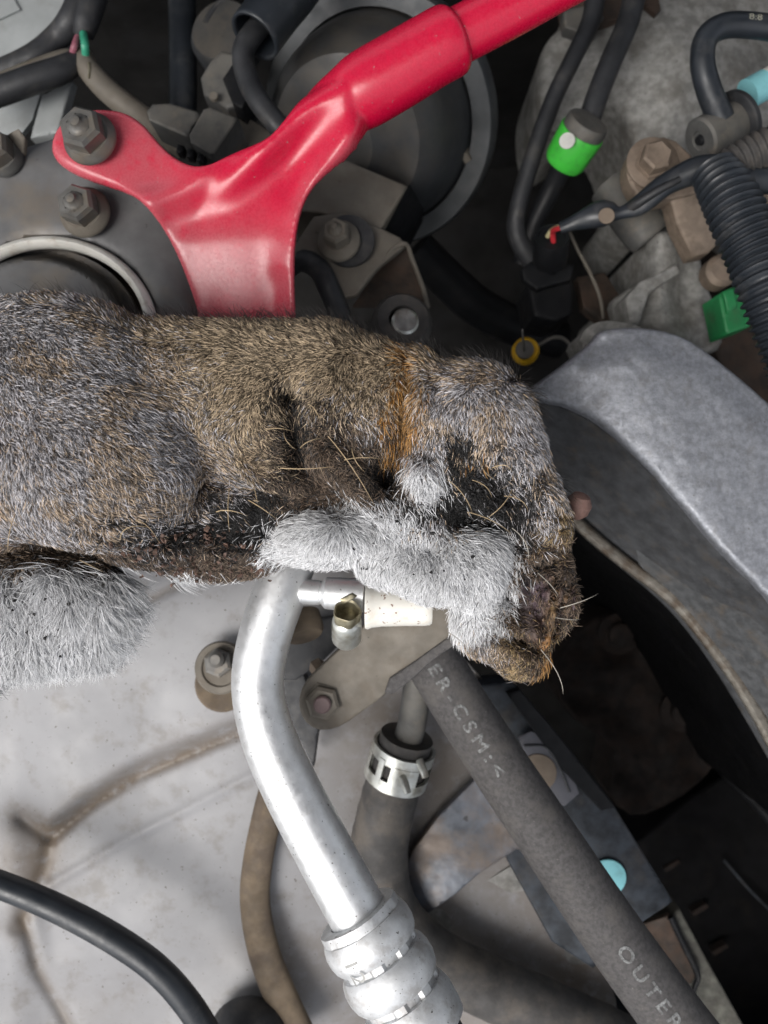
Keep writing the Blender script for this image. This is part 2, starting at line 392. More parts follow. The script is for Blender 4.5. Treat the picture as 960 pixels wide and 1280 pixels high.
def fdirt(x, y):
    n = vnoise(x/25, y/25, 8); n2 = vnoise(x/60, y/60, 2)
    a = .55*np.exp(-(dist(G1, x, y, False)/(11+9*n))**2)+.75*np.exp(-(dist(G1b, x, y, False)/(5+3*n))**2)+.6*np.exp(-(dist(G2, x, y, False)/16)**2)+.6*np.exp(-(dist(G3, x, y, False)/8)**2)
    a += .6*np.exp(-(dist(G5, x, y, False)/6)**2)+.65*np.exp(-(np.hypot(x-25, y-1080)/50)**2)
    a += .75*ss(330, 520, x)*(.4+.8*n2)+.5*np.exp(-(np.hypot(x-360, y-1200)/70)**2)*n*1.5+.25*ss(1150, 1280, y)*n2*1.6*ss(260, 100, x)
    return a
fe = sheet('inner_fender', [(-260, 560), (60, 560), (420, 700), (560, 800), (630, 880), (690, 1000), (730, 1130), (770, 1250), (780, 1420), (-260, 1420)], fend, M['fender'], None, .003, 5, 0, 0, fdirt)
tag(fe, 'pale grey painted sheet metal panel with brown dirty folds at the lower left', 'body panel')

tp = thing('cowl_panel', 'pale grey metal panel in the corner behind the black wiring', 'body panel', P(20, 30, .47))
sheet('panel_face', [(-120, -120), (130, -120), (100, -10), (85, 12), (60, 52), (30, 76), (-120, 130)], plane((0, 0, .47), (100, 0, .475), (0, 100, .465)), M['panel'], tp, .03, 14)
sheet('seam_patch', [(-40, -20), (10, -14), (25, 12), (-40, 42)], plane((0, 0, .4685), (100, 0, .4735), (0, 100, .4635)), M['panel'], tp, .001, 14)
lathe('plug_hole', P(37, 64, .464), (0, 0, 1), [(0, 0), (0, R(6, .464)), (.002, R(5, .464)), (.002, 0)], M['blk'], tp, 12)
t2 = thing('apron_bracket', 'bare grey folded bracket below the wiring beside the strut tower', 'bracket', P(40, 140, .44))
sheet('flat_plate', [(-60, 132), (0, 128), (52, 112), (40, 150), (20, 176), (-60, 196)], .446, M['panel'], t2, .004, 12)
sheet('raised_strip', [(52, 118), (90, 100), (72, 166), (37, 172)], plane((52, 118, .432), (90, 100, .432), (55, 170, .425)), M['panel'], t2, .006, 9, 3)

# ---------------------------------------------------------------- strut tower
st = thing('strut_tower', 'dark grey dusty strut tower with a white metal ring round its cap', 'strut tower', P(70, 380, .40))
EC = (62, 415); EX, EY = 128, 112
ell = lambda k, n=48: [(EC[0]+EX*k*math.cos(2*math.pi*i/n), EC[1]-EY*k*math.sin(2*math.pi*i/n)) for i in range(n)]
def towd(x, y):
    e = np.hypot((x-EC[0])/EX, (y-EC[1])/EY)
    return .352+.012*ss(190, 330, x)+.006*ss(30, 0, y-172)-.003*ss(.95, 1.15, e)*ss(1.8, 1.2, e)+.002*vnoise(x/40, y/40)
sheet('tower_top', [(-240, 190), (-30, 186), (30, 182), (75, 168), (150, 190), (215, 240), (250, 310), (275, 400), (280, 560), (-240, 640)], towd, M['tower'], st, .06, 9, 8, 0, None, [ell(1.02)])
lip = [(EC[0]+EX*math.cos(a), EC[1]-EY*math.sin(a), .350, 7.5) for a in np.linspace(0, 2*math.pi, 37)]
tube('white_ring', lip, M['cream'], st, 10, 4, 1.5)
def capd(x, y):
    e = np.hypot((x-EC[0]+22)/EX, (y-EC[1]-8)/EY); return .350-.005*ss(1.0, .2, e)+.016*ss(.86, .98, e)
sheet('bearing_cap', [(EC[0]-10+EX*.97*math.cos(t), EC[1]+4-EY*.97*math.sin(t)) for t in np.linspace(0, 2*math.pi, 40)[:-1]], capd, M['tower'], st, .004, 4.5)
sheet('cup_wall', ell(1.05), .392, M['seal'], st, .002, 16)

def flange_nut(name, label, px, py, d, ax, fr=34, hx=26, m=M['nut'], flm=None, sh=.012, group='flange nuts on the strut tower'):
    c = P(px, py, d); t = thing(name, label, 'nut', c, group); u = R(1, d); ax = Vector(ax).normalized()
    lathe('flange', c, ax, [(0, 0), (0, fr*u), (2*u, fr*u), (5*u, fr*.97*u), (12*u, hx*1.02*u), (12*u, 0)], flm or m, t, 32)
    hexn = lathe('hexagon', c+ax*(10*u), ax, [(0, 0), (0, hx*u), (19*u, hx*u), (24*u, hx*.84*u), (24*u, hx*.56*u), (20*u, hx*.54*u), (20*u, 0)], m, t, 6, None, None, 25, .35)
    h = 24*u; s = hx*.52*u
    lathe('stud', c+ax*(22*u), ax, [(0, 0), (0, s)]+[(h*k/8+(h/16 if q else 0), s*(.9 if q else 1)) for k in range(1, 5) for q in (0, 1)]+[(h*.62, s*.8), (h*.68, s*.55), (h*.9, s*.42), (h*.95, 0)], m, hexn, 20, None, None, 50)
    return t
flange_nut('flange_nut', 'large grey flange nut clamping the red brace lug', 113, 174, .336, (-.08, .06, 1), 34, 27)
flange_nut('flange_nut', 'grey flange nut with a greenish washer rim below the red lug', 107, 266, .347, (-.06, .05, 1), 32, 24, M['nut'], M['tan'])
flange_nut('flange_nut', 'dark flange nut cut off by the picture edge beside the tower', 4, 196, .352, (-.05, .05, 1), 27, 22, M['nut'], M['blkd'])
cl = sheet('spring_clip', [(8, 168), (22, 160), (31, 172), (30, 190), (22, 196), (16, 180)], plane((10, 170, .346), (31, 172, .346), (20, 200, .352)), M['tan'], None, .002, 6, 2)
tag(cl, 'small bent tan metal clip next to the nut at the picture edge', 'clip')

# ---------------------------------------------------------------- red brace
rb = thing('strut_brace', 'glossy red painted strut brace running up across the engine bay', 'strut brace', P(300, 330, .34))
BO = [(374, 470), (250, 470), (247, 400), (236, 360), (216, 310), (196, 276), (170, 246), (140, 234), (105, 222), (72, 205), (60, 186), (66, 160), (84, 142),
      (108, 134), (150, 136), (176, 150), (196, 174), (220, 196), (252, 206), (290, 188), (330, 172), (352, 150), (372, 124), (400, 104), (430, 88), (452, 100), (474, 124), (480, 142), (460, 160), (440, 190), (412, 212), (386, 238), (372, 280), (368, 330), (370, 400)]
AX = [(575, 44), (470, 104), (400, 158), (352, 210), (320, 280), (310, 400), (310, 470)]
TOPL = [(172, 240), (250, 212), (330, 182), (372, 134)]          # fold where the wing bends down from the lug
DRK = [(205, 292), (290, 268), (345, 222), (400, 150)]
def brd(x, y):
    base = np.interp(y, [40, 120, 200, 300, 400, 470], [.310, .318, .327, .333, .343, .352])
    lug = ss(255, 190, x)*ss(250, 230, y+.2*(x-180)); base = base*(1-lug)+.339*lug
    t = dist(AX, x, y, False); w_ = np.interp(y, [40, 110, 170, 240, 330, 470], [40, 42, 50, 70, 64, 62])
    bow = np.clip(t/w_, 0, 1.1); amt = np.interp(y, [40, 150, 230, 300], [.0125, .011, .0045, .002])*(1-lug)
    base = base-amt*np.sqrt(np.maximum(1-bow**2, 0))+amt
    # the lug is flat; past the fold the wing slopes down in a steep band, then runs flat to its lower end
    yT = np.interp(x, [165, 172, 250, 330, 372, 420], [240, 240, 212, 182, 134, 96]); yD = np.interp(x, [165, 205, 290, 345, 400, 440], [300, 292, 266, 222, 158, 128])
    q = np.clip((y-yT)/np.maximum(yD-yT, 28), 0, 1); base += .0085*ss(0, 1, q)*ss(470, 350, x)*ss(160, 215, x)
    base -= .0050*np.exp(-(dist([(370, 440), (366, 330), (374, 268), (400, 212), (450, 160)], x, y, False)/15)**2)
    base -= .0018*np.exp(-(dist([(348, 330), (345, 290), (354, 255)], x, y, False)/12)**2)
    base += .013*ss(428, 486, x)*ss(200, 160, y)
    base += .006*ss(8, 0, dist([(60, 186), (72, 205), (105, 222), (165, 246)], x, y, False))*lug*.3
    return base
def bdirt(x, y):
    a = .7*np.exp(-(dist([(372, 262), (392, 232), (425, 196), (440, 182)], x, y, False)/13)**2)
    a += .2*np.exp(-((np.hypot((x-285)/70, (y-330)/60)))**2)
    a += .8*np.exp(-(np.hypot(x-325, y-356)/7)**2)+.7*np.exp(-(np.hypot(x-256, y-382)/7)**2)+.9*ss(290, 170, x)+.75*ss(255, 330, y)*(.7+.3*vnoise(x/20, y/20, 6))
    return a
br = sheet('mounting_plate', BO, brd, M['red'], rb, .004, 5, 5, 3, None, (), 38, True)
sv = br.modifiers.new('sm', 'SMOOTH'); sv.iterations = 14; sv.factor = .5
slv = tube('sleeve', [(392, 152, .348, 26), (416, 137, .3375, 35), (438, 124, .334, 40.5), (458, 112, .332, 44), (500, 88, .329, 44), (540, 64, .326, 43), (560, 52.5, .325, 43), (567, 48.5, .325, 41), (571, 46.2, .325, 37), (573, 45, .325, 33)], M['red'], rb, 40, 6, 1, None, True,
     lambda t, a: 1+.012*math.sin(3*a+9*t))
def weld(objs, name, parent, m, voxel, its, dfn):
    """parts welded into one pressed piece: voxel union, smoothed, with its dust laid on"""
    dg = bpy.context.evaluated_depsgraph_get(); bq = bmesh.new()
    for o in objs:
        t = bpy.data.meshes.new_from_object(o.evaluated_get(dg)); t.transform(Matrix.Translation(wloc(o))); bq.from_mesh(t)
    for o in objs: bpy.data.objects.remove(o)
    me = bpy.data.meshes.new(name); bq.to_mesh(me); bq.free(); o = bpy.data.objects.new('t', me); COL.objects.link(o)
    q = o.modifiers.new('r', 'REMESH'); q.mode = 'VOXEL'; q.voxel_size = voxel
    q = o.modifiers.new('s', 'SMOOTH'); q.iterations = its; q.factor = .5
    me = bpy.data.meshes.new_from_object(o.evaluated_get(bpy.context.evaluated_depsgraph_get())); bpy.data.objects.remove(o); me.materials.clear(); me.name = name
    n = len(me.vertices); a = np.empty(n*3); me.vertices.foreach_get('co', a); a = a.reshape(-1, 3); d = H-a[:, 2]
    at = me.attributes.new('dirt', 'FLOAT', 'POINT'); at.data.foreach_set('value', np.clip(dfn(480+a[:, 0]*F/d, 640-a[:, 1]*F/d), 0, 1).astype(np.float32))
    return link(name, me, m, parent, 0)
wd = weld([br, slv], 'formed_end', rb, M['red'], .0008, 10, bdirt)
for q in wd.data.polygons: q.use_smooth = True
tube('tube', [(560, 52, .326, 33), (640, 10, .322, 33), (720, -34, .318, 33), (900, -130, .312, 34)], M['red'], rb, 36, 6)

# ---------------------------------------------------------------- brake booster and its neighbours
bb = thing('brake_booster', 'large round brake booster drum with tan dust under the red brace', 'brake booster', P(470, 170, .50))
axb = (P(392, 200, .40)-P(474, 152, .475)).normalized(); u = R(1, .475)
lathe('rear_rim', P(474, 152, .475)-axb*.006, axb, [(0, 0), (0, 146*u), (.002, 149*u), (.012, 149*u), (.015, 146*u), (.015, 124*u), (.006, 121*u)], M['rim'], bb, 72)
lathe('front_shell', P(474, 152, .475)+axb*.003, axb, [(0, 122*u), (.010, 120*u), (.020, 117*u), (.034, 111*u), (.045, 102*u), (.052, 88*u), (.054, 60*u), (.058, 50*u), (.062, 40*u), (.062, 0)], M['boost'], bb, 72)
lathe('clamp_tab', P(580, 196, .462), (1, .2, .8), [(0, 0), (0, R(9, .46)), (.004, R(8, .46)), (.004, 0)], M['tan'], bb, 4)
mc = thing('reservoir_box', 'tan dusty box with a dark side below the red brace', 'box', P(440, 240, .44))
sheet('box_body', [(362, 262), (424, 196), (510, 232), (474, 290), (400, 266)], plane((400, 230, .405), (500, 235, .41), (440, 290, .402)), M['tan'], mc, .05, 8, 3)
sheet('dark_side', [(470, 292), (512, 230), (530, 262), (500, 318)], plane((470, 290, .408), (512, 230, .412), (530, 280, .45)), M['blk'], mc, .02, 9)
cb = thing('folded_bracket', 'dirty folded steel bracket with a lip edge above the dark gap', 'bracket', P(440, 320, .42))
sheet('bracket_plate', [(352, 330), (392, 270), (432, 264), (500, 296), (508, 306), (478, 330), (470, 338), (446, 368), (430, 372), (412, 352), (376, 318), (350, 345)], plane((400, 280, .397), (500, 300, .402), (430, 370, .396)), M['tan'], cb, .004, 7, 3)
sheet('folded_lip', [(506, 303), (536, 384), (533, 386), (440, 384), (452, 366), (472, 336)], plane((506, 303, .408), (536, 384, .435), (452, 366, .44)), M['rust'], cb, .001, 8)  # dark brown stands in for the shadow inside the fold
tube('lip_edge', [(472, 334, .4015, 3), (490, 312, .4015, 3), (507, 305, .402, 3), (516, 326, .41, 3), (528, 358, .42, 3), (535, 384, .43, 3)], M['tan'], cb, 8, 5)
lathe('rubber_washer', P(436, 302, .3962), (0, 0, 1), [(0, 0), (0, R(33, .395)), (.002, R(32, .395)), (.002, 0)], M['rub'], cb, 28)
flange_nut('flange_nut', 'small dirty nut and stud on the folded bracket beside the red brace', 424, 302, .3935, (-.1, .12, 1), 27, 17, M['tan'], M['tan'], group=None)
lh = tube('rubber_strap', [(340, 352, .41, 14), (372, 326, .40, 14), (398, 336, .395, 14), (412, 362, .395, 14), (425, 395, .40, 14), (430, 430, .41, 14)], M['rub'], None, 14)
tag(lh, 'short black rubber strap curving out below the folded bracket', 'strap')
re_ = thing('rubber_bush', 'grey rubber bush with a pale metal core half hidden by fur', 'bush', P(505, 410, .40))
lathe('rubber_body', P(500, 412, .41), (.1, .15, 1), [(0, 0), (0, R(38, .4)), (.010, R(38, .4)), (.014, R(32, .4)), (.014, R(18, .4)), (.010, R(17, .4))], M['hosed'], re_, 30)
lathe('metal_core', P(503, 413, .408), (.1, .15, 1), [(0, 0), (0, R(17, .4)), (.012, R(17, .4)), (.013, R(14, .4)), (.013, 0)], M['zinc'], re_, 24)

vp = tube('dark_pipe', [(226, -60, .47, 17), (228, 20, .465, 17), (229, 90, .46, 17), (228, 170, .455, 17)], M['slate'], None, 20)
tag(vp, 'dark slate upright pipe behind the black connector housing', 'pipe')
cn = thing('connector_housing', 'grey dusty two piece connector housing between red lug and booster', 'connector', P(240, 160, .42))
sheet('left_shell', [(183, 138), (190, 129), (212, 128), (246, 138), (252, 146), (240, 158), (236, 172), (186, 150)], plane((183, 138, .398), (250, 140, .40), (236, 172, .396)), M['blkd'], cn, .022, 6, 4)
sheet('right_shell', [(236, 168), (254, 136), (262, 133), (298, 147), (268, 191), (262, 192), (238, 178)], plane((236, 168, .396), (298, 147, .40), (268, 191, .395)), M['blkd'], cn, .028, 6, 3)
for k in range(3):
    sheet('latch', [(222+k*13, 180+k*5), (230+k*13, 182+k*5), (228+k*13, 192+k*5), (220+k*13, 190+k*5)], .402, M['blk'], cn, .006, 5, 1)
c2 = thing('sensor_connector', 'black angular connector with a small tan screw above the housing', 'connector', P(280, 100, .44))
sheet('connector_body', [(250, 96), (262, 76), (276, 62), (300, 68), (316, 92), (304, 128), (284, 136), (254, 118)], plane((250, 96, .425), (300, 68, .42), (290, 135, .418)), M['blkd'], c2, .03, 6, 5)
sheet('side_cover', [(278, 98), (294, 74), (300, 74), (318, 108), (302, 136), (290, 128)], plane((278, 98, .4155), (300, 74, .416), (300, 136, .413)), M['blk'], c2, .02, 6, 2)
lathe('screw', P(268, 122, .418), (0, 0, 1), [(0, 0), (0, R(6, .42)), (.002, R(5, .42)), (.002, 0)], M['tan'], c2, 12)
cs = thing('cable_sleeve', 'wide black rubber sleeve with a cable hanging from its open end', 'cable', P(330, 40, .40))
tube('sleeve', [(400, -70, .40, 34), (368, -20, .395, 34), (345, 10, .39, 33), (318, 46, .385, 33)], M['slate'], cs, 24, 8, 1, None, False).modifiers.new('s', 'SOLIDIFY').thickness = .0016
tube('cable', [(350, 5, .395, 14), (318, 40, .39, 14), (304, 66, .39, 14), (310, 100, .39, 14), (326, 130, .385, 14), (350, 160, .385, 14), (372, 190, .39, 14)], M['rub'], cs, 16)
ls = thing('booster_valve', 'dark round valve cover with a rolled rim left of the booster', 'valve', P(300, 60, .45))
lathe('valve_body', P(290, 60, .46), (-.2, .1, 1), [(0, 0), (0, R(44, .45)), (.012, R(44, .45)), (.016, R(38, .45)), (.018, 0)], M['boost'], ls, 36)
tube('rolled_rim', [(258, 30, .447, 5), (268, 12, .447, 5), (285, -2, .447, 5), (310, -10, .447, 5)], M['rub'], ls, 10)
bt = sheet('dusty_bracket', [(275, 190), (300, 140), (380, 190), (350, 235), (300, 215)], .43, M['tan'], None, .04, 10, 3)
tag(bt, 'flat tan dusty metal surface behind the red brace and connector', 'bracket')

wh = thing('wiring_harness', 'black taped wiring harness with pink and green wires at its fork', 'wiring harness', P(60, 80, .42))
tube('upper_branch', [(-60, 112, .425, 15), (-10, 95, .425, 15), (40, 72, .42, 15), (72, 46, .42, 15), (92, 22, .415, 17), (112, -20, .415, 19), (130, -60, .415, 19)], M['rub'], wh, 18)
tube('lower_branch', [(-60, 136, .41, 17), (-10, 118, .41, 17), (40, 100, .41, 17), (75, 88, .412, 16), (97, 76, .415, 13)], M['rub'], wh, 18)
tube('tape_layer', [(-60, 122, .412, 10), (-10, 106, .413, 10), (40, 86, .413, 10), (80, 70, .416, 8), (92, 66, .416, 4)], M['tan'], wh, 12)
tube('side_branch', [(128, -60, .415, 16), (118, -10, .412, 17), (108, 25, .412, 16), (104, 46, .415, 12)], M['rub'], wh, 18)
tube('pink_wire', [(97, 46, .41, 4), (93, 58, .408, 4), (90, 68, .412, 4)], M['pinkw'], wh, 8)
tube('green_wire', [(104, 42, .409, 5), (106, 56, .407, 5), (107, 70, .411, 5)], M['grnw'], wh, 8)
tube('tan_conduit', [(102, 66, .415, 11), (112, 88, .414, 14), (140, 118, .415, 15), (185, 152, .42, 15), (230, 185, .43, 15)], M['tan'], wh, 16)
tube('thin_rod', [(140, -40, .43, 2.5), (125, 5, .43, 2.5), (113, 38, .43, 2.5)], M['zinc'], wh, 8)
tube('tie', [(111, 78, .4085, 1.6), (112, 88, .408, 1.6), (111, 98, .4085, 1.6)], M['brass'], wh, 6)

# ---------------------------------------------------------------- castings, hoses and fittings at the upper right
ic = thing('intake_casting', 'large rough grey intake casting behind the two black hoses', 'engine casting', P(850, 90, .50))
def icd(x, y): return .475-.02*np.exp(-(np.hypot((x-850)/120, (y-60)/110))**2)+.006*vnoise(x/40, y/40, 6)+.012*ss(40, 10, np.hypot(x-800, y-120)-70)*0
sheet('casting_body', [(676, 70), (690, 40), (720, 10), (760, -60), (1080, -60), (1080, 300), (960, 250), (900, 226), (840, 240), (800, 300), (770, 262), (792, 230), (796, 190), (780, 140), (752, 122), (720, 146), (690, 160), (676, 120)],
      icd, M['grime'], ic, .08, 10, 14, 3)
sheet('gasket_flange', [(700, 6), (720, -10), (790, -24), (822, -6), (770, 24), (720, 38), (704, 30)], .462, M['rust'], ic, .006, 9, 2)
sheet('rust_tab', [(800, -4), (822, -8), (826, 12), (820, 18), (806, 6)], .452, M['rust'], ic, .004, 6)
sheet('mounting_lug', [(704, 12), (740, 4), (756, 20), (736, 44), (706, 34)], .458, M['blkd'], ic, .008, 6, 3)
lc = thing('lower_casting', 'mottled grey casting beneath the ribbed conduit and bolted bracket', 'engine casting', P(830, 350, .47))
sheet('casting_body', [(810, 300), (836, 286), (870, 300), (884, 350), (902, 400), (900, 436), (850, 440), (790, 420), (766, 380), (786, 360), (815, 345)], lambda x, y: .45-.014*np.exp(-((x-830)/26)**2)+.008*vnoise(x/25, y/25, 2), M['grime'], lc, .08, 7, 8, 3)
sheet('cast_rib', [(782, 372), (800, 352), (846, 330), (852, 340), (812, 366), (800, 404), (788, 404)], .434, M['grime'], lc, .02, 6, 3)
hb = sheet('engine_block', [(890, 430), (930, 395), (1080, 380), (1080, 640), (960, 520), (900, 460)], lambda x, y: .47+.006*vnoise(x/30, y/30, 5), M['rust'], None, .10, 12, 6)
tag(hb, 'dull brown engine block surface behind the silver cover by the green clip', 'engine block')
rk = sheet('rough_lug', [(725, 424), (738, 406), (764, 400), (802, 408), (800, 420), (770, 424), (740, 440)], lambda x, y: .40+.006*vnoise(x/10, y/10, 3), M['grime'], None, .03, 5, 3, 2)
tag(rk, 'small rough grey casting lug at the top corner of the silver cover', 'casting lug')

ha = tube('black_hose', [(752, -50, .44, 13), (745, -8, .44, 13), (738, 28, .44, 12), (716, 74, .44, 11), (692, 124, .445, 11), (668, 190, .45, 11), (650, 250, .455, 11), (646, 290, .46, 12), (664, 326, .465, 12), (690, 350, .47, 12)], M['rub'], None, 16)
tag(ha, 'long thin black hose sweeping down left of the green banded connector', 'hose')
hb_ = tube('black_hose', [(806, -50, .43, 14), (794, -8, .43, 14), (784, 30, .43, 14), (764, 76, .43, 14), (746, 122, .432, 14), (734, 158, .435, 14)], M['rub'], None, 18)
tag(hb_, 'black hose ending in the green banded connector', 'hose')
gc = thing('banded_connector', 'black connector with a bright green band and white dot', 'connector', P(715, 175, .44))
g0 = P(737, 150, .42); gax = (P(708, 198, .437)-g0).normalized(); u = R(1, .43)
lathe('socket', g0, gax, [(0, 0), (0, 15*u), (1*u, 25*u), (4*u, 27*u), (16*u, 27*u), (16*u, 0)], M['blkd'], gc, 30)
lathe('green_band', g0+gax*(15*u), gax, [(0, 0), (0, 28.5*u), (1*u, 29*u), (40*u, 27*u), (46*u, 24*u), (48*u, 19*u), (48*u, 0)], M['green'], gc, 34)
def stick(name, c, nrm, r, m, parent=None, h=.0005, seg=24): return lathe(name, c, nrm, [(0, 0), (0, r), (h, r*.97), (h, 0)], m, parent, seg)
dc = P(708, 175, .415)
stick('white_dot', P(709, 176, .4165), (-.35, -.1, 1), R(10, .415), M['dot'], gc)
tl = tube('tail_pipe', [(704, 205, .44, 14), (690, 235, .45, 13), (668, 280, .46, 12), (652, 330, .47, 12)], M['blk'], None, 14)
tag(tl, 'dark pipe leading down from the green banded connector', 'pipe'); tl.name = 'dark_pipe'

uh = thing('vacuum_hose', 'dark slate hose bent in a hook with tan printed marks', 'hose', P(900, 60, .40))
UP = [(1080, 52, .385, 15), (1000, 42, .385, 15), (950, 33, .385, 15), (908, 32, .385, 15), (884, 46, .386, 15), (878, 76, .387, 15), (886, 112, .39, 15.5), (902, 150, .395, 16)]
tube('hose', UP, M['slate'], uh, 22)
pg = thing('rubber_plug', 'short black rubber cap plug beside the hooked hose', 'plug', P(900, 160, .41))
p0 = P(874, 176, .398); pax = (P(940, 144, .405)-p0).normalized(); u = R(1, .40)
lathe('cap_body', p0, pax, [(2*u, 0), (2*u, 11*u), (0, 12*u), (0, 24*u), (3*u, 27*u), (52*u, 28*u), (60*u, 27*u), (60*u, 0)], M['blkd'], pg, 32)
lathe('cap_center', p0-pax*(2*u), pax, [(0, 0), (0, 5*u), (4*u, 7*u), (4*u, 0)], M['blk'], pg, 16)
lathe('rim_flange', p0+pax*(54*u), pax, [(0, 0), (0, 36*u), (2*u, 39*u), (8*u, 39*u), (10*u, 36*u), (10*u, 0)], M['rub'], pg, 36)
wf = thing('white_fitting', 'white tubular fitting with a cyan painted band at the right edge', 'fitting', P(960, 100, .42))
w0 = P(934, 118, .412); wax = (P(1010, 76, .415)-w0).normalized()
lathe('cyan_band', w0, wax, [(0, 0), (0, 19*u), (27*u, 19*u), (27*u, 0)], M['cyan'], wf, 26)
lathe('white_body', w0+wax*(26*u), wax, [(0, 0), (0, 18.5*u), (70*u, 18.5*u), (70*u, 0)], M['white'], wf, 26)

tb = thing('bolted_bracket', 'tan dusty bracket with a hexagon bolt left of the ribbed conduit', 'bracket', P(830, 230, .43))
sheet('bracket_pad', [(784, 214), (790, 188), (816, 172), (846, 176), (878, 212), (880, 236), (850, 246), (806, 252), (792, 236)], .413, M['nutb'], tb, .012, 6, 3, 2)
sheet('bracket_leg', [(836, 240), (872, 238), (902, 300), (886, 316), (866, 320), (846, 280)], plane((836, 240, .415), (872, 238, .415), (880, 318, .425)), M['nutb'], tb, .012, 7, 3)
sheet('side_leg', [(930, 248), (980, 236), (980, 270), (950, 274)], .42, M['nutb'], tb, .01, 8, 3)
lathe('spacer', P(893, 345, .44), (0, 0, 1), [(0, 0), (0, R(20, .44)), (.01, R(20, .44)), (.012, R(14, .44)), (.012, 0)], M['nutb'], tb, 20)
u = R(1, .41); ba = Vector((.02, .04, 1)).normalized()
lathe('washer', P(815, 205, .4125), ba, [(0, 0), (0, 33*u), (3*u, 33*u), (4*u, 31*u), (4*u, 0)], M['nutb'], tb, 32)
lathe('bolt_head', P(815, 203, .410), ba, [(0, 0), (0, 22*u), (3*u, 22*u), (3*u, 19*u), (20*u, 19*u), (23*u, 16*u), (22*u, 12*u), (22*u, 0)], M['nutb'], tb, 6, None, None, 25, .2)
sn = tube('round_sensor', [(762, 232, .45, 26), (782, 258, .448, 28), (806, 288, .446, 29), (814, 298, .446, 26)], M['blkd'], None, 26)
tag(sn, 'grey cylindrical sensor body under the taped black cable', 'sensor')

rc = tube('ribbed_conduit', [(892, 214, .375, 26), (908, 240, .37, 31), (926, 278, .366, 33), (946, 322, .363, 34), (962, 366, .36, 34), (990, 440, .36, 34), (1010, 500, .36, 34)], M['slate'], None, 26, 8, 1, (10, .10))
tag(rc, 'thick black ribbed conduit curving down the right edge', 'conduit')
rd = tube('ribbed_conduit', [(905, 212, .378, 20), (930, 198, .376, 22), (960, 184, .374, 23), (1010, 168, .372, 23), (1060, 155, .372, 23)], M['hosed'], None, 24, 8, 1, (9, .10))
tag(rd, 'brown dusty ribbed conduit branching to the right above the thick one', 'conduit')
tw = thing('taped_cable', 'glossy black taped cable running from the ribbed conduit to the small connector', 'cable', P(800, 250, .40))
tube('cable', [(700, 285, .405, 7), (722, 277, .402, 11), (748, 268, .398, 15), (762, 266, .396, 15), (776, 266, .394, 8), (800, 256, .392, 12), (830, 232, .388, 15), (862, 216, .384, 16), (890, 209, .38, 15), (910, 207, .376, 14), (935, 224, .376, 14), (990, 226, .376, 16)], M['slate'], tw, 18, 8, .7, None, True, lambda t, a: 1+.08*math.sin(2*a+25*t))
tube('fork_tape', [(785, 262, .394, 7), (800, 252, .388, 6), (826, 236, .383, 5), (850, 224, .381, 4)], M['rub'], tw, 10)
stick('tan_tab', P(758, 270, .3885), (-.1, 0, 1), R(10, .39), M['labt'], tw)
pc = thing('plug_connector', 'small black plug connector with yellow and red wires', 'connector', P(690, 330, .44))
c0 = P(690, 296, .425); cax = (P(685, 350, .455)-c0).normalized(); u = R(1, .43)
lathe('round_socket', c0, cax, [(3*u, 0), (3*u, 17*u), (0, 18*u), (0, 21*u), (3*u, 22*u), (40*u, 22*u), (40*u, 0)], M['blk'], pc, 26)
sheet('collar', [(652, 336), (664, 326), (690, 342), (706, 330), (718, 330), (714, 350), (690, 356), (672, 362), (655, 350)], .445, M['blk'], pc, .006, 6, 2)
sheet('lower_body', [(660, 355), (716, 345), (716, 392), (694, 402), (668, 396)], .455, M['blk'], pc, .04, 8, 4)
tube('yellow_wire', [(684, 296, .425, 3), (690, 288, .421, 3.2), (698, 284, .416, 3.2), (708, 282, .41, 3.2)], M['yelw'], pc, 8)
tube('red_wire', [(692, 304, .426, 3.6), (691, 294, .422, 3.6), (692, 288, .418, 3.6), (700, 285, .412, 3.2)], M['redw'], pc, 8)
fw2 = tube('thin_wire', [(712, 290, .45, 2), (722, 312, .45, 2.2), (738, 342, .45, 2.4), (750, 372, .45, 2.4), (754, 398, .45, 2)], M['tan'], None, 8)
tag(fw2, 'thin tan wire trailing down beside the small black connector', 'wire')
tpn = sheet('small_plate', [(722, 346), (756, 340), (792, 396), (760, 408), (730, 384)], plane((722, 346, .47), (756, 340, .475), (792, 396, .47)), M['rust'], None, .01, 8, 2)
tag(tpn, 'dull brown plate in the shade between connector and casting', 'plate')
gk = thing('green_clip', 'dark green plastic clip under the ribbed conduit', 'clip', P(920, 385, .43))
sheet('clip_body', [(898, 368), (918, 358), (944, 376), (938, 408), (908, 418)], .418, M['greend'], gk, .02, 6, 3)
sheet('clip_tongue', [(904, 364), (917, 358), (922, 384), (910, 392)], .4155, M['greend'], gk, .004, 5, 2)
dp = thing('dipstick', 'small yellow ringed dipstick cap standing in the dark gap', 'dipstick', P(655, 440, .42))
lathe('yellow_ring', P(655, 441, .415), (0, 0, 1), [(0, 0), (0, R(14, .41)), (.002, R(17, .41)), (.006, R(17, .41)), (.008, R(14, .41)), (.007, R(11, .41)), (.007, 0)], M['yell'], dp, 28)
lathe('grey_center', P(655, 438, .4085), (0, 0, 1), [(0, 0), (0, R(12, .41)), (.003, R(11, .41)), (.004, R(6, .41)), (.004, 0)], M['blkd'], dp, 20)
tube('pin', [(655, 438, .40, 2), (654, 426, .39, 1.6), (653, 412, .38, 1.2)], M['nut'], dp, 8)
kw = tube('bent_wire', [(672, 432, .44, 2.5), (692, 422, .44, 2.5), (708, 426, .44, 2.5), (720, 446, .44, 2.5)], M['blkd'], None, 8)
tag(kw, 'thin dark bent wire between dipstick cap and silver cover', 'wire')
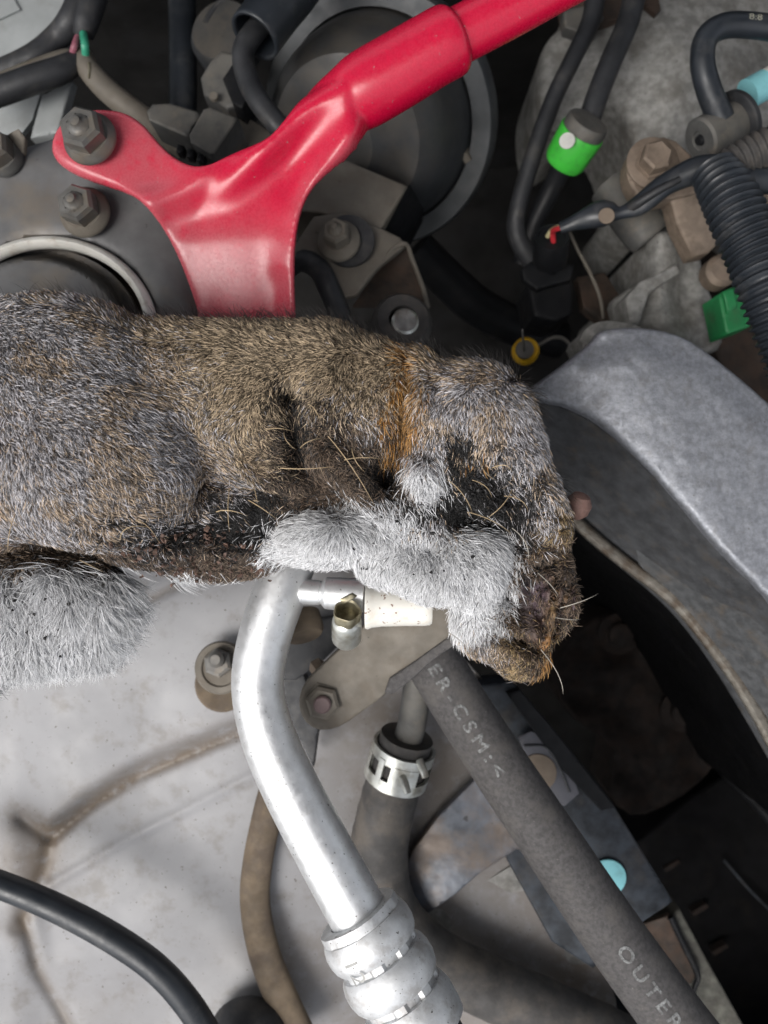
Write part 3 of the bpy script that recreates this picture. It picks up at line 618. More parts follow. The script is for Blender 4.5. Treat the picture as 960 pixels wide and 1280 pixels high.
dh = tube('black_hose', [(520, 310, .52, 24), (560, 350, .53, 24), (600, 385, .54, 24), (650, 410, .55, 24), (700, 425, .56, 24)], M['blk'], None, 18)
tag(dh, 'thick black hose deep in the dark gap above the squirrel', 'hose')

# ---------------------------------------------------------------- silver engine cover
ev = thing('engine_cover', 'silver cast metal cam belt cover with a dark recessed side', 'engine cover', P(860, 640, .43))
TO = [(656, 494), (700, 458), (738, 428), (754, 412), (800, 408), (850, 418), (895, 446), (965, 505), (1060, 600), (1150, 740), (1150, 980), (1040, 850), (965, 752), (905, 690), (850, 628), (800, 574), (752, 530), (705, 506)]
def cvd(x, y): return .352+.022*np.clip((830-x+.45*(y-470))/200, 0, 1)**1.9+.003*ss(40, 0, dist([(738, 428), (800, 408), (895, 446), (1060, 600)], x, y, False))+.0006*(vnoise(x/6, y/6, 3)-.5)
sheet('cover_top', TO, cvd, M['cast'], ev, .004, 6, 8, 3)
E0 = [(656, 496, .374), (705, 509, .371), (752, 533, .364), (800, 577, .358), (850, 631, .357), (905, 693, .357), (965, 755, .357), (1045, 853, .357), (1150, 985, .357)]
E1 = [(652, 500, .380), (699, 514, .376), (745, 540, .371), (792, 584, .366), (842, 638, .365), (897, 700, .365), (957, 762, .365), (1036, 860, .365), (1140, 990, .365)]
E2 = [(640, 520, .40), (680, 545, .40), (720, 590, .40), (768, 640, .398), (812, 680, .397), (872, 730, .393), (935, 795, .39), (1010, 895, .39), (1110, 1020, .39)]
E3 = [(628, 535, .425), (664, 565, .425), (702, 612, .425), (744, 656, .424), (798, 702, .422), (850, 742, .418), (905, 806, .416), (968, 905, .415), (1070, 1050, .415)]
E4 = [(618, 540, .428), (655, 575, .428), (692, 624, .428), (732, 667, .427), (790, 712, .425), (838, 750, .422), (890, 815, .42), (945, 905, .418), (1040, 1060, .418)]
E5 = [(612, 545, .434), (650, 580, .434), (688, 630, .434), (728, 672, .433), (786, 718, .431), (834, 756, .428), (886, 822, .426), (940, 912, .424), (1030, 1070, .424)]
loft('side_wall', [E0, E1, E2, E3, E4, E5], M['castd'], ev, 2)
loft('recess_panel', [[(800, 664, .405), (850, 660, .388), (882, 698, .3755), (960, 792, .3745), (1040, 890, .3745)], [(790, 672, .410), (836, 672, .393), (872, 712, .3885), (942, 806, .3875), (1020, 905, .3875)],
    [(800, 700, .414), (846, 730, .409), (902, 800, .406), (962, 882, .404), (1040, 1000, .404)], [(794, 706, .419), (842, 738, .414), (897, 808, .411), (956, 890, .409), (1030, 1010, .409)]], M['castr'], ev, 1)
loft('flange_lip', [[(700, 620, .421), (735, 656, .421), (788, 700, .419), (840, 732, .416), (866, 758, .414), (912, 816, .412), (955, 880, .411), (1020, 1010, .411)],
    [(693, 627, .419), (727, 664, .419), (782, 709, .417), (833, 743, .414), (857, 768, .412), (902, 826, .410), (944, 888, .409), (1008, 1020, .409)],
    [(690, 631, .423), (724, 668, .423), (779, 713, .421), (830, 748, .418), (853, 773, .416), (898, 831, .414), (940, 893, .413), (1003, 1026, .413)]], M['lip'], ev, 1, False, .002)
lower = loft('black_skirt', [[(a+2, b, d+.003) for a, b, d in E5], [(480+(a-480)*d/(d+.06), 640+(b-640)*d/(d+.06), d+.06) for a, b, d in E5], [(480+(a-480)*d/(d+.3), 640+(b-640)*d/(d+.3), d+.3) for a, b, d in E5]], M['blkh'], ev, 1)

rr = thing('rusty_bracket', 'rusty brown bracket with two bolts deep below the silver cover', 'bracket', P(810, 880, .50))
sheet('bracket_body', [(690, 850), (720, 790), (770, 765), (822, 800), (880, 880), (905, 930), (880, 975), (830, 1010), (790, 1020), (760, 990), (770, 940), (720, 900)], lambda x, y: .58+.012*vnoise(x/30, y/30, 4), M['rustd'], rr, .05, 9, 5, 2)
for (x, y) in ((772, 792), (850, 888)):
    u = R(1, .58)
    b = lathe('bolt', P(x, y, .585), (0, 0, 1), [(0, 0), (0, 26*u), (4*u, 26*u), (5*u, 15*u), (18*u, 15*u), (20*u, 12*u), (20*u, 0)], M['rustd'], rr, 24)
bc = thing('black_housing', 'black plastic housing with ribs in the dark lower right corner', 'housing', P(900, 1100, .52))
sheet('housing_body', [(790, 1060), (860, 1000), (920, 960), (1080, 1060), (1080, 1400), (960, 1400), (880, 1230)], plane((800, 1050, .62), (1000, 1050, .61), (900, 1300, .63)), M['blkh'], bc, .08, 14, 6)
for k, (x, y) in enumerate(((830, 1085), (865, 1140), (890, 1190))):
    sheet('rib', [(x, y), (x+18, y-10), (x+21, y-6), (x+3, y+5)], .617-(x-830)*.0001, M['rustd'], bc, .008, 8)
tube('ridge', [(905, 1075, .61, 1.5), (935, 1110, .609, 1.5), (975, 1150, .607, 1.5)], M['rail'], bc, 8)
tube('ridge', [(900, 960, .605, 6), (950, 1010, .603, 6), (1000, 1070, .60, 6)], M['blk'], bc, 8)

# ---------------------------------------------------------------- lower right: rail, plates, hoses
rl = thing('support_rail', 'blue black steel rail behind the large printed hose', 'rail', P(740, 1050, .40))
sheet('rail_face', [(560, 860), (640, 852), (692, 912), (766, 1004), (842, 1128), (800, 1156), (742, 1212), (690, 1178), (634, 1076), (600, 960)], plane((640, 860, .40), (842, 1128, .40), (640, 1076, .405)), M['rail'], rl, .02, 9, 3)
sheet('dark_flange', [(634, 868), (650, 862), (694, 914), (770, 1010), (752, 1014), (700, 960)], plane((634, 868, .394), (694, 914, .394), (752, 1014, .394)), M['blk'], rl, .008, 8, 2)
lb = thing('grey_label', 'grey label plate with a tan disc beside the large hose', 'label', P(690, 960, .40))
sheet('label_plate', [(648, 922), (664, 914), (690, 926), (708, 946), (724, 992), (706, 1008), (680, 1000)], .3945, M['lab'], lb, .002, 8, 1)
stick('tan_disc', P(672, 966, .3943), (0, 0, 1), R(24, .394), M['labt'], lb)
tube('label_line', [(655, 932, .394, 1.5), (682, 934, .394, 1.5), (700, 960, .394, 1.5), (712, 990, .394, 1.5)], M['rub'], lb, 6)
cy = stick('cyan_sticker', P(760, 1097, .3995), (0, 0, 1), R(23, .40), M['cyan']); tag(cy, 'round pale cyan sticker on the dark rail half behind the hose', 'sticker')
pl = sheet('blue_bracket', [(502, 1092), (516, 1062), (548, 1020), (596, 972), (640, 960), (690, 1080), (646, 1062), (600, 1092), (570, 1118), (536, 1142), (512, 1126)], plane((500, 1090, .41), (600, 975, .405), (640, 1070, .40)), M['plate'], None, .004, 8, 2)
tag(pl, 'mottled blue and brown flat steel bracket left of the large hose', 'bracket')
sp = sheet('splash_plate', [(530, 1144), (600, 1106), (660, 1070), (735, 1200), (770, 1330), (740, 1330), (640, 1232), (576, 1190), (548, 1168)], lambda x, y: .420+.002*vnoise(x/40, y/40), M['grime'], None, .003, 8, 0)
tag(sp, 'grey stained sheet plate under the large hose at the bottom', 'plate')
sf = thing('frame_corner', 'stained grey green frame strip right of the large hose near the bottom', 'frame', P(870, 1230, .45))
sheet('strip', [(790, 1190), (832, 1150), (850, 1136), (884, 1200), (940, 1300), (960, 1360), (870, 1360), (820, 1260)], plane((830, 1150, .44), (880, 1200, .44), (870, 1300, .445)), M['grimed'], sf, .02, 8, 3)
sheet('dark_recess', [(748, 1174), (838, 1144), (872, 1216), (864, 1230), (830, 1236)], .4385, M['rust'], sf, .003, 8, 1)
tube('recess_lip', [(838, 1146, .4365, 4), (856, 1184, .4365, 4), (872, 1218, .4365, 4), (868, 1236, .4365, 3), (866, 1262, .4365, 2)], M['blk'], sf, 8)

# large printed hose
HP = [(486, 740, .372, 35), (522, 794, .368, 35.5), (573, 878, .361, 35.5), (626, 960, .353, 36.5), (680, 1040, .346, 37.5), (728, 1112, .345, 38.5), (776, 1182, .344, 39.5), (830, 1256, .343, 40.5), (884, 1326, .342, 41), (940, 1390, .342, 41)]
hz = thing('printed_hose', 'wide dusty grey hose with worn printed letters crossing the lower right', 'hose', P(680, 1040, .38))
tube('hose', HP, M['hose'], hz, 36)
def wrap_text(name, txt, pts, start, size, off, m, parent, spacing=1.0, lift=.00012, right=(0, 0, 1)):
    """lettering laid on a hose: start = px along its axis from the first point, size = letter height px, off = px to the side"""
    c = catmull(pts, 24); pos = np.array([P(*q[:3]) for q in c]); L = np.r_[0, np.cumsum(np.linalg.norm(np.diff(pos, axis=0), axis=1))]
    d0 = pts[0][2]; cu = bpy.data.curves.new(name, 'FONT'); cu.body = txt; cu.size = R(size, d0)/.72; cu.space_character = spacing; cu.resolution_u = 3; cu.offset = 0
    cu.space_word = .8; to = bpy.data.objects.new(name, cu); COL.objects.link(to); dg = bpy.context.evaluated_depsgraph_get()
    me = bpy.data.meshes.new_from_object(to.evaluated_get(dg)); bpy.data.objects.remove(to)
    bm = bmesh.new(); bm.from_mesh(me)
    ys = [v.co.y for v in bm.verts]; xs = [v.co.x for v in bm.verts]
    for y in np.linspace(min(ys), max(ys), 9)[1:-1]:
        bmesh.ops.bisect_plane(bm, geom=bm.verts[:]+bm.edges[:]+bm.faces[:], plane_co=(0, y, 0), plane_no=(0, 1, 0))
    h0 = R(size, d0)/2
    for v in bm.verts:
        s = R(start, d0)+v.co.x*1.22; i = min(max(np.searchsorted(L, s)-1, 0), len(pos)-2)
        t = (s-L[i])/(L[i+1]-L[i]); p = Vector(pos[i]*(1-t)+pos[i+1]*t); tg = Vector(pos[i+1]-pos[i]).normalized()
        r = R(c[i][3]*(1-t)+c[i+1][3]*t, c[i][2])+lift
        up = Vector((0, 0, 1)); up = (up-tg*up.dot(tg)).normalized(); sd_ = up.cross(tg)
        a = (v.co.y-h0+R(off, d0))/r; v.co = p+up*(r*math.cos(a))+sd_*(r*math.sin(a))
    bm.to_mesh(me); bm.free(); return link(name, me, m, parent, 0)
for k, (ds, do) in enumerate(((0, 0), (1.1, .2), (.5, 1.0))):
    wrap_text('lettering', 'ER-CSM:<', HP, 104+ds, 15.5, -2+do, M['ink'], hz, 1.42, .00012+.00004*k)
    wrap_text('lettering', 'OUTER-CSM', HP, 470+ds, 15.5, 2+do, M['ink'], hz, 1.42, .00012+.00004*k)
wrap_text('lettering', '8:8   8:8', UP[::-1], 150, 8, 2, M['inkt'], uh, 1.0)
for a_ in ((640, 1022, 652, 1036), (600, 964, 606, 978)):
    pass

# coolant hose with spring clamp
ch = thing('coolant_hose', 'brown black rubber hose on a grey metal pipe curving to the bottom', 'hose', P(500, 960, .40))
CH = [(509, 920, .384, 33), (500, 952, .387, 34), (486, 1000, .392, 35), (474, 1060, .396, 36), (480, 1120, .398, 36), (508, 1168, .40, 36), (560, 1208, .40, 36), (640, 1246, .40, 37), (740, 1290, .40, 37), (840, 1340, .40, 37)]
tube('hose', CH, M['hosed'], ch, 30, 10, 1, None, True, lambda t, a: 1+.016*max(0, math.sin(12*a+150*t))+.006*math.sin(700*t))
tube('metal_pipe', [(528, 820, .366, 17), (521, 860, .370, 17.5), (516, 900, .378, 18), (508, 930, .386, 18)], M['blkd'], ch, 24)
wrap_text('pale_stripe', '___', CH[1:], 46, 5, 4, M['bline'], ch, .9)
kl = thing('spring_clamp', 'pale zinc spring clamp gripping the coolant hose end', 'hose clamp', P(502, 948, .385))
k0 = P(507, 928, .385); kax = (P(492, 980, .390)-k0).normalized(); u = R(1, .385)
def band(name, s0, s1, r, a0, a1, seg=30): return lathe(name, k0, kax, [(s0*u, r*u), (s0*u, (r+4)*u), (s1*u, (r+4)*u), (s1*u, r*u), (s0*u, r*u)], M['zinc'], kl, seg, None, (a0, a1))
band('upper_band', 4, 18, 36, -2.6, 2.6); band('lower_band', 38, 52, 36.5, -2.7, 1.9)
band('bridge', 16, 40, 36.6, -.6, .3, 10); band('bridge', 17, 39, 36.3, 1.2, 1.6, 8); band('bridge', 17, 39, 36.3, -2.0, -1.5, 8); band('bridge', 12, 44, 37, .55, .75, 4)
for (x, y) in ((508, 988), (530, 968)):
    tube('ear', [(x-6, y-18, .372, 5), (x-1, y-6, .368, 5), (x+2, y+4, .366, 4.5)], M['zinc'], kl, 8, 4, .5)

# brown seal, black hose, grommet
se = tube('rubber_seal', [(350, 960, .392, 19), (334, 1020, .391, 19), (322, 1080, .390, 19), (319, 1130, .390, 19), (330, 1190, .390, 20), (352, 1248, .390, 21), (380, 1310, .390, 22)], M['seal'], None, 18, 8, .55)
tag(se, 'flat brown rubber seal strip curving behind the silver pipe', 'seal')
bh = tube('black_hose', [(-80, 1078, .362, 16), (-10, 1102, .360, 16), (60, 1130, .358, 16.5), (130, 1166, .357, 17), (192, 1208, .356, 17), (236, 1256, .357, 17), (268, 1310, .36, 17), (290, 1360, .365, 17)], M['slate'], None, 24)
tag(bh, 'smooth black hose crossing the bottom left corner', 'hose')
gr = lathe('rubber_grommet', P(312, 1294, .39), (0, 0, 1), [(0, 0), (0, R(50, .39)), (.004, R(50, .39)), (.010, R(44, .39)), (.015, R(34, .39)), (.018, R(18, .39)), (.018, 0)], M['rub'], None, 36)
tag(gr, 'domed black rubber grommet at the bottom edge', 'grommet')

# ---------------------------------------------------------------- aluminium line, white cap, bracket, mount
ap = thing('aluminium_pipe', 'bright bent aluminium pipe with a bulged crimp sleeve at its end', 'pipe', P(350, 900, .36))
AP = [(470, 560, .352, 32), (410, 630, .342, 32.5), (368, 690, .334, 33), (349, 742, .329, 33.5), (330, 800, .326, 33), (322, 856, .324, 32.5), (334, 916, .322, 34), (362, 982, .320, 35.5), (404, 1062, .317, 36.5), (452, 1150, .314, 37)]
tube('pipe', AP, M['alu'], ap, 40, 10)
s0 = P(446, 1141, .3145); sax = (P(505, 1247, .3105)-s0).normalized(); u = R(1, .3135)
prof = [(4, 37), (0, 38), (0, 50), (.5, 51.5), (12, 52.5), (12.5, 54.5), (18, 57), (26, 59), (36, 59), (45, 57), (50, 54), (50.5, 49), (59, 49), (59.5, 54), (65, 57.5), (74, 60), (86, 60), (96, 57.5), (102, 54), (102.5, 49), (112, 49), (112.5, 54), (119, 57), (128, 59.5), (150, 59.5), (160, 58), (161, 46)]
def crimp(j, a):
    k = prof[j][1]
    if prof[j][0] in (50.5, 59, 102.5, 112): return 1+.055*(1 if math.cos(8*a+.4) > .1 else -.3)
    if prof[j][0] in (.5, 12): return 1+.025*(1 if math.cos(5*a+1.2) > .1 else -.2)
    return 1+.006*math.sin(3*a+j*.7)
crimp_ = lathe('crimp_sleeve', s0, sax, [(s*u, r*u) for s, r in prof], M['alus'], ap, 72, crimp, None, 28)
e0 = s0+sax*(158*u)
lathe('hose_tail', e0, sax, [(0, 0), (0, 46*u), (150*u, 46*u), (150*u, 0)], M['rub'], ap, 32)
SP = [(446+59*k/3.*.98, 1141+106*k/3.*.98, .3145-.004*k/3, 58.5) for k in range(5)]
wrap_text('stamped_number', '12', SP, 24, 19, -21, M['inkd'], crimp_, 1.1, .0003)
u = R(1, .325); b0 = P(372, 739, .327); bax = Vector((1, -.06, .05)).normalized()
lathe('branch_stub', b0, bax, [(0, 0), (0, 16*u), (28*u, 15.5*u), (29*u, 14.5*u), (31*u, 14.5*u), (32*u, 16*u), (36*u, 20*u), (70*u, 21*u), (84*u, 21*u), (84*u, 0)], M['alu'], ap, 30)
wc = lathe('nylon_plug', P(457, 757, .318), (1, -.012, .02), [(s*u, r*u) for s, r in ((4, 0), (4, 20), (0, 25), (0, 28), (3, 28.5), (8, 26.5), (20, 25), (50, 24), (72, 23.8), (78, 23), (81, 21), (81, 17), (76, 15.5), (76, 0))], M['white'], None, 36, lambda j, a: 1+.012*math.sin(2*a+j))
tag(wc, 'stained white nylon plug on the short pipe stub under the fur', 'plug')
bs = thing('clamp_screw', 'small shiny metal screw barrel with a broken brass top', 'screw', P(434, 790, .325))
q0 = P(433, 801, .324); qax = (P(434.5, 746, .306)-q0).normalized(); u = R(1, .315)
lathe('barrel', q0, qax, [(0, 0), (0, 14*u), (2*u, 17*u), (6*u, 19*u), (38*u, 19*u), (42*u, 18*u), (45*u, 15*u), (45*u, 0)], M['zinc'], bs, 30, lambda j, a: 1+.012*math.sin(3*a+j))
lathe('brass_top', q0+qax*(43*u), qax, [(0, 16*u), (15*u, 17.5*u), (17*u, 16.5*u), (15*u, 14.5*u), (3*u, 14*u), (3*u, 0)], M['brass'], bs, 28, lambda j, a: 1+.05*math.sin(5*a))
sheet('slot_bar', [(424, 750), (440, 742), (446, 746), (430, 755)], .3045, M['brass'], bs, .004, 5, 1)

ab = thing('flat_bracket', 'tan dusty flat support arm with a rounded bolted end', 'bracket', P(470, 830, .36))
sheet('arm_plate', [(374, 884), (377, 862), (392, 842), (430, 806), (470, 768), (510, 730), (590, 720), (585, 770), (576, 792), (520, 832), (488, 852), (482, 868), (450, 892), (424, 909), (400, 913), (382, 903)], plane((400, 880, .347), (500, 780, .341), (560, 800, .339)), M['tan'], ab, .0055, 7, 3, 2)
sheet('rubber_edge', [(481, 866), (487, 848), (520, 826), (578, 784), (584, 796), (540, 826), (512, 852), (490, 868)], plane((490, 860, .3405), (580, 790, .3365), (500, 830, .3405)), M['hose'], ab, .006, 6, 2)
u = R(1, .345); b0 = P(404, 877, .3468)
lathe('bolt_nut', b0, (0, 0, 1), [(0, 0), (0, 25*u), (3*u, 25*u), (3*u, 22*u), (10*u, 22*u), (13*u, 18*u), (13*u, 0)], M['tan'], ab, 6, None, None, 25, .3)
lathe('bolt_tip', b0+Vector((0, 0, 11*u)), (0, 0, 1), [(0, 0), (0, 11*u), (7*u, 11*u), (9*u, 9*u), (9*u, 0)], mat('bolt tip', (.16, .11, .11), .6, .2), ab, 20)
rm = thing('rubber_mount', 'dusty round rubber mount with a bolt left of the silver pipe', 'mount', P(273, 835, .38))
u = R(1, .375); ra = Vector((-.02, .13, 1)).normalized()
lathe('lower_disc', P(280, 854, .390), ra, [(0, 0), (0, 34*u), (4*u, 36*u), (9*u, 36*u), (12*u, 33*u), (12*u, 0)], M['seal'], rm, 36)
lathe('upper_disc', P(278, 834, .379), ra, [(0, 0), (0, 27*u), (3*u, 30*u), (5*u, 33*u), (9*u, 33*u), (12*u, 31*u), (12.5*u, 24*u), (10*u, 22*u), (10*u, 0)], M['tan'], rm, 36)
lathe('bolt_nut', P(274, 828, .374), ra, [(0, 0), (0, 18*u), (10*u, 18*u), (12*u, 14*u), (12*u, 0)], M['nut'], rm, 6, None, None, 25)
lathe('bolt_tip', P(272, 824, .370), ra, [(0, 0), (0, 10*u), (10*u, 10*u), (14*u, 6*u), (14*u, 0)], M['nut'], rm, 16)
sheet('link_strip', [(296, 800), (330, 785), (420, 770), (440, 790), (400, 830), (370, 850), (330, 850)], .372, M['rub'], rm, .006, 8, 2)  # black colour stands in for shadow between arm and pipe
fp = thing('pipe_union', 'tan dusty pipe union stub in the shade behind the silver pipe', 'pipe union', P(390, 790, .37))
lathe('union_body', P(374, 770, .352), (.25, -.7, .4), [(0, 0), (0, R(26, .35)), (.008, R(26, .35)), (.010, R(22, .35)), (.010, 0)], M['seal'], fp, 26)  # darker brown so the gap beside the arm reads as shade
lathe('brass_fitting', P(396, 832, .362), (.4, -.3, .8), [(0, 0), (0, R(11, .36)), (.006, R(11, .36)), (.008, R(7, .36)), (.008, 0)], M['nutb'], fp, 6)
dg_ = sheet('dark_gusset', [(352, 850), (378, 838), (400, 900), (392, 960), (372, 920), (352, 890)], .378, M['rub'], None, .01, 8, 2)
tag(dg_, 'small black rubber gusset between silver pipe and tan arm', 'gusset')

# ---------------------------------------------------------------- squirrel
exec_squirrel = True
D0 = .285
def body_mesh():
    bm = bmesh.new()
    def ell_(px, py, d, rx, ry, rz, ang=0):
        c = P(px, py, d); Mx = Matrix.Translation(c) @ Matrix.Rotation(math.radians(ang), 4, 'Z') @ Matrix.Diagonal((R(rx, d), R(ry, d), rz, 1))
        bmesh.ops.create_icosphere(bm, subdivisions=4, radius=1, matrix=Mx)
    for e in [(-240, 560, .298, 170, 140, .036), (-80, 535, .288, 200, 165, .040), (70, 525, .282, 175, 152, .038), (120, 570, .270, 128, 118, .030),
              (210, 502, .288, 130, 99, .031), (350, 508, .2875, 150, 102, .031), (260, 504, .2885, 130, 99, .031), (300, 505, .288, 120, 100, .031), (400, 512, .287, 105, 108, .031), (460, 525, .286, 78, 100, .029), (515, 510, .284, 56, 72, .028), (270, 690, .306, 96, 36, .014),
              (200, 640, .300, 120, 70, .022), (300, 645, .300, 110, 60, .022), (410, 640, .298, 110, 66, .024), (500, 640, .292, 90, 70, .026),
              (585, 538, .281, 84, 84, .030), (612, 575, .282, 68, 76, .028), (655, 625, .284, 44, 60, .022, 15), (685, 655, .286, 27, 40, .016, 10),
              (672, 715, .288, 42, 58, .017), (690, 760, .289, 27, 46, .013, -12), (640, 790, .290, 52, 44, .016), (654, 825, .291, 34, 24, .012, 15), (600, 770, .292, 34, 50, .014),
              (575, 694, .285, 62, 42, .018), (505, 698, .285, 62, 34, .018), (592, 720, .286, 36, 40, .016), (550, 715, .284, 60, 36, .018),
              (408, 668, .274, 58, 24, .011, 5), (470, 668, .279, 40, 26, .012), (527, 594, .268, 22, 30, .010),
              (425, 585, .264, 76, 20, .010, -44), (345, 545, .268, 34, 26, .012, -60), (340, 590, .270, 50, 22, .010, -25),
              (30, 755, .304, 140, 82, .016), (-60, 765, .304, 130, 95, .018), (90, 785, .306, 66, 46, .010)]:
        ell_(*e)
    me = bpy.data.meshes.new('b'); bm.to_mesh(me); bm.free()
    o = bpy.data.objects.new('b', me); COL.objects.link(o)
    r = o.modifiers.new('r', 'REMESH'); r.mode = 'VOXEL'; r.voxel_size = .00125
    s = o.modifiers.new('s', 'SMOOTH'); s.iterations = 60; s.factor = .5
    dg = bpy.context.evaluated_depsgraph_get(); out = bpy.data.meshes.new_from_object(o.evaluated_get(dg))
    bpy.data.objects.remove(o); return out
bme = body_mesh(); bme.name = 'body'
nv = len(bme.vertices); vco = np.empty(nv*3); bme.vertices.foreach_get('co', vco); vco = vco.reshape(-1, 3)
def topx(c):   # place on the body in units of 0.285 mm, laid out like the photograph
    return c[:, 0]/D0*F+480, 640-c[:, 1]/D0*F
vno = np.empty(nv*3); bme.vertices.foreach_get('normal', vno); vno = vno.reshape(-1, 3)
bx_, by_ = topx(vco); up_ = np.clip(vno[:, 2]*1.5, 0, 1)
def gz(x, y, cx, cy, rx, ry=None, ang=0):
    ry = ry or rx; a = math.radians(ang); dx, dy = x-cx, y-cy
    X = dx*math.cos(a)+dy*math.sin(a); Y = -dx*math.sin(a)+dy*math.cos(a); return np.exp(-(X/rx)**2-(Y/ry)**2)
dz = .007*gz(bx_, by_, 566, 562, 20, 22)+.009*gz(bx_, by_, 610, 612, 42, 16, 35)+.006*gz(bx_, by_, 640, 650, 14, 26)+.006*gz(bx_, by_, 503, 520, 9, 60, 8)
dz += .009*gz(bx_, by_, 378, 555, 16, 36, -10)+.008*gz(bx_, by_, 371, 507, 14)+.006*gz(bx_, by_, 482, 600, 14, 34, 20)+.005*gz(bx_, by_, 683, 740, 12, 40, 10)
dz += .004*gz(bx_, by_, 655, 745, 8, 34, 20)+.006*gz(bx_, by_, 60, 692, 90, 12)+.007*gz(bx_, by_, 250, 660, 90, 20)+.0012*(vnoise(bx_/16, by_/16, 11)-.5)
dz += .003*(vnoise(bx_/7, by_/7, 5)-.5)*ss(640, 680, bx_)+.005*(vnoise(bx_/8, by_/8, 15)-.5)*gz(bx_, by_, 250, 680, 110, 45)+.013*(vnoise(bx_/9+by_/50, by_/24, 25)-.5)*ss(650, 670, bx_)*ss(690, 720, by_)+.013*gz(bx_, by_, 697, 780, 8, 22, 8)+.009*gz(bx_, by_, 650, 800, 26, 7, 25)+.006*gz(bx_, by_, 672, 705, 20, 8, -20)+.006*gz(bx_, by_, 666, 748, 10, 32, 20)-.004*gz(bx_, by_, 684, 762, 5, 36, -6)-.003*gz(bx_, by_, 708, 752, 5, 30, 6)
vco[:, 2] -= dz*up_; bme.vertices.foreach_set('co', vco.ravel()); bme.update()

# coat zones: grey, tan, orange, white, charred and black hollows, brown, yellow
GREY, TANZ, ORG, WHT, CHAR, BRWN, YEL = range(7)
ZN = [(GREY, 60, 470, 150, 150, 1), (GREY, 130, 590, 140, 120, 1), (GREY, 235, 560, 50, 80, .8), (GREY, -80, 480, 160, 160, 1), (GREY, 600, 520, 74, 66, 1.3), (GREY, 645, 575, 46, 60, 1.2), (GREY, 520, 560, 18, 40, .8), (GREY, 660, 620, 30, 40, 1), (GREY, 600, 800, 24, 40, 1), (GREY, 440, 520, 50, 50, .55), (GREY, 290, 600, 30, 24, .9), (GREY, 540, 500, 40, 40, .9),
      (TANZ, 330, 430, 110, 60, 1.2), (TANZ, 420, 440, 90, 60, 1.2), (TANZ, 250, 412, 70, 34, 1), (TANZ, 480, 455, 44, 36, 1), (TANZ, 300, 520, 60, 50, .9), (TANZ, 555, 452, 44, 18, 1), (TANZ, 330, 590, 50, 30, .7), (TANZ, 450, 500, 40, 50, .7), (TANZ, 180, 392, 60, 20, .8), (TANZ, 350, 480, 70, 40, .8), (TANZ, 620, 500, 60, 40, .25),
      (ORG, 512, 472, 15, 22, 2.0), (ORG, 503, 510, 9, 36, 3), (ORG, 498, 545, 8, 26, 2.4), (ORG, 582, 586, 6, 8, 1.5), (ORG, 690, 820, 14, 10, 1.2),
      (WHT, 527, 606, 15, 14, 2), (WHT, 400, 672, 50, 24, 4), (WHT, 455, 664, 40, 26, 4), (WHT, 510, 705, 60, 28, 4), (WHT, 580, 698, 44, 26, 3.4), (WHT, 596, 726, 28, 34, 3.4), (WHT, 550, 730, 60, 30, 4), (WHT, 40, 800, 130, 72, 5), (WHT, -60, 810, 130, 80, 5), (WHT, 130, 785, 60, 60, 4), (WHT, 590, 764, 18, 20, 1.6), (WHT, 352, 690, 20, 14, 2.5),
      (CHAR, 566, 560, 17, 20, 5), (CHAR, 585, 596, 24, 20, 5), (CHAR, 622, 618, 30, 24, 5), (CHAR, 642, 652, 20, 26, 4), (CHAR, 376, 558, 20, 36, 5), (CHAR, 372, 506, 16, 14, 5), (CHAR, 474, 596, 16, 30, 3), (CHAR, 300, 655, 46, 30, 4), (CHAR, 235, 668, 60, 24, 4), (CHAR, 340, 640, 36, 20, 2.6), (CHAR, 170, 695, 30, 18, 3), (CHAR, 556, 642, 44, 12, 3), (CHAR, 500, 655, 20, 8, 1.6), (GREY, 540, 662, 40, 14, 1.5), (CHAR, 400, 548, 30, 36, 1.2), (CHAR, 574, 625, 24, 16, 2.5), (CHAR, 455, 600, 26, 26, .8), (CHAR, 484, 600, 9, 30, 1.6), (CHAR, 600, 645, 26, 12, 1.6), (CHAR, 500, 640, 20, 8, .9),
      (BRWN, 30, 696, 110, 20, 5), (BRWN, 120, 698, 50, 16, 3), (CHAR, 20, 708, 70, 7, 2), (CHAR, 110, 712, 40, 8, 2), (GREY, 10, 712, 60, 10, 2), (BRWN, 410, 575, 76, 58, 2.6), (CHAR, 350, 610, 40, 16, 1.5), (CHAR, 430, 545, 14, 40, 1.2), (BRWN, 290, 715, 60, 20, 2), (BRWN, 370, 610, 40, 26, 1.2), (BRWN, 455, 620, 34, 22, 1.6), (BRWN, 250, 705, 60, 20, 2), (BRWN, 320, 705, 40, 16, 2), (BRWN, 680, 740, 40, 60, 4), (CHAR, 690, 715, 24, 22, 2.4), (CHAR, 655, 720, 14, 26, 2.5), (CHAR, 705, 790, 12, 26, 2.5), (CHAR, 672, 800, 12, 24, 1.6), (BRWN, 642, 752, 20, 34, 1.6), (BRWN, 640, 815, 40, 30, 1.5), (BRWN, 0, 640, 60, 30, .8), (BRWN, 440, 705, 40, 10, 1.2), (BRWN, 60, 540, 60, 26, .35),
      (YEL, 692, 660, 26, 26, 2.6), (YEL, 655, 842, 22, 14, 3), (YEL, 634, 815, 22, 30, 2.6), (YEL, 688, 812, 12, 10, 3), (YEL, 704, 782, 16, 24, 1.6), (YEL, 660, 775, 20, 24, 1.2), (YEL, 690, 735, 8, 30, 1.2)]
def zones(x, y):
    W_ = np.full((7, len(x)), 1e-4); W_[GREY] += .02
    for z, cx, cy, rx, ry, wt in ZN: W_[z] += wt*np.exp(-((x-cx)/rx)**2-((y-cy)/ry)**2)
    W_[WHT] *= np.where(x < 235, ss(712, 742, y+34*(vnoise(x/13, y/60, 51)-.5)), 1); W_ = W_**1.6; return W_/W_.sum(0)
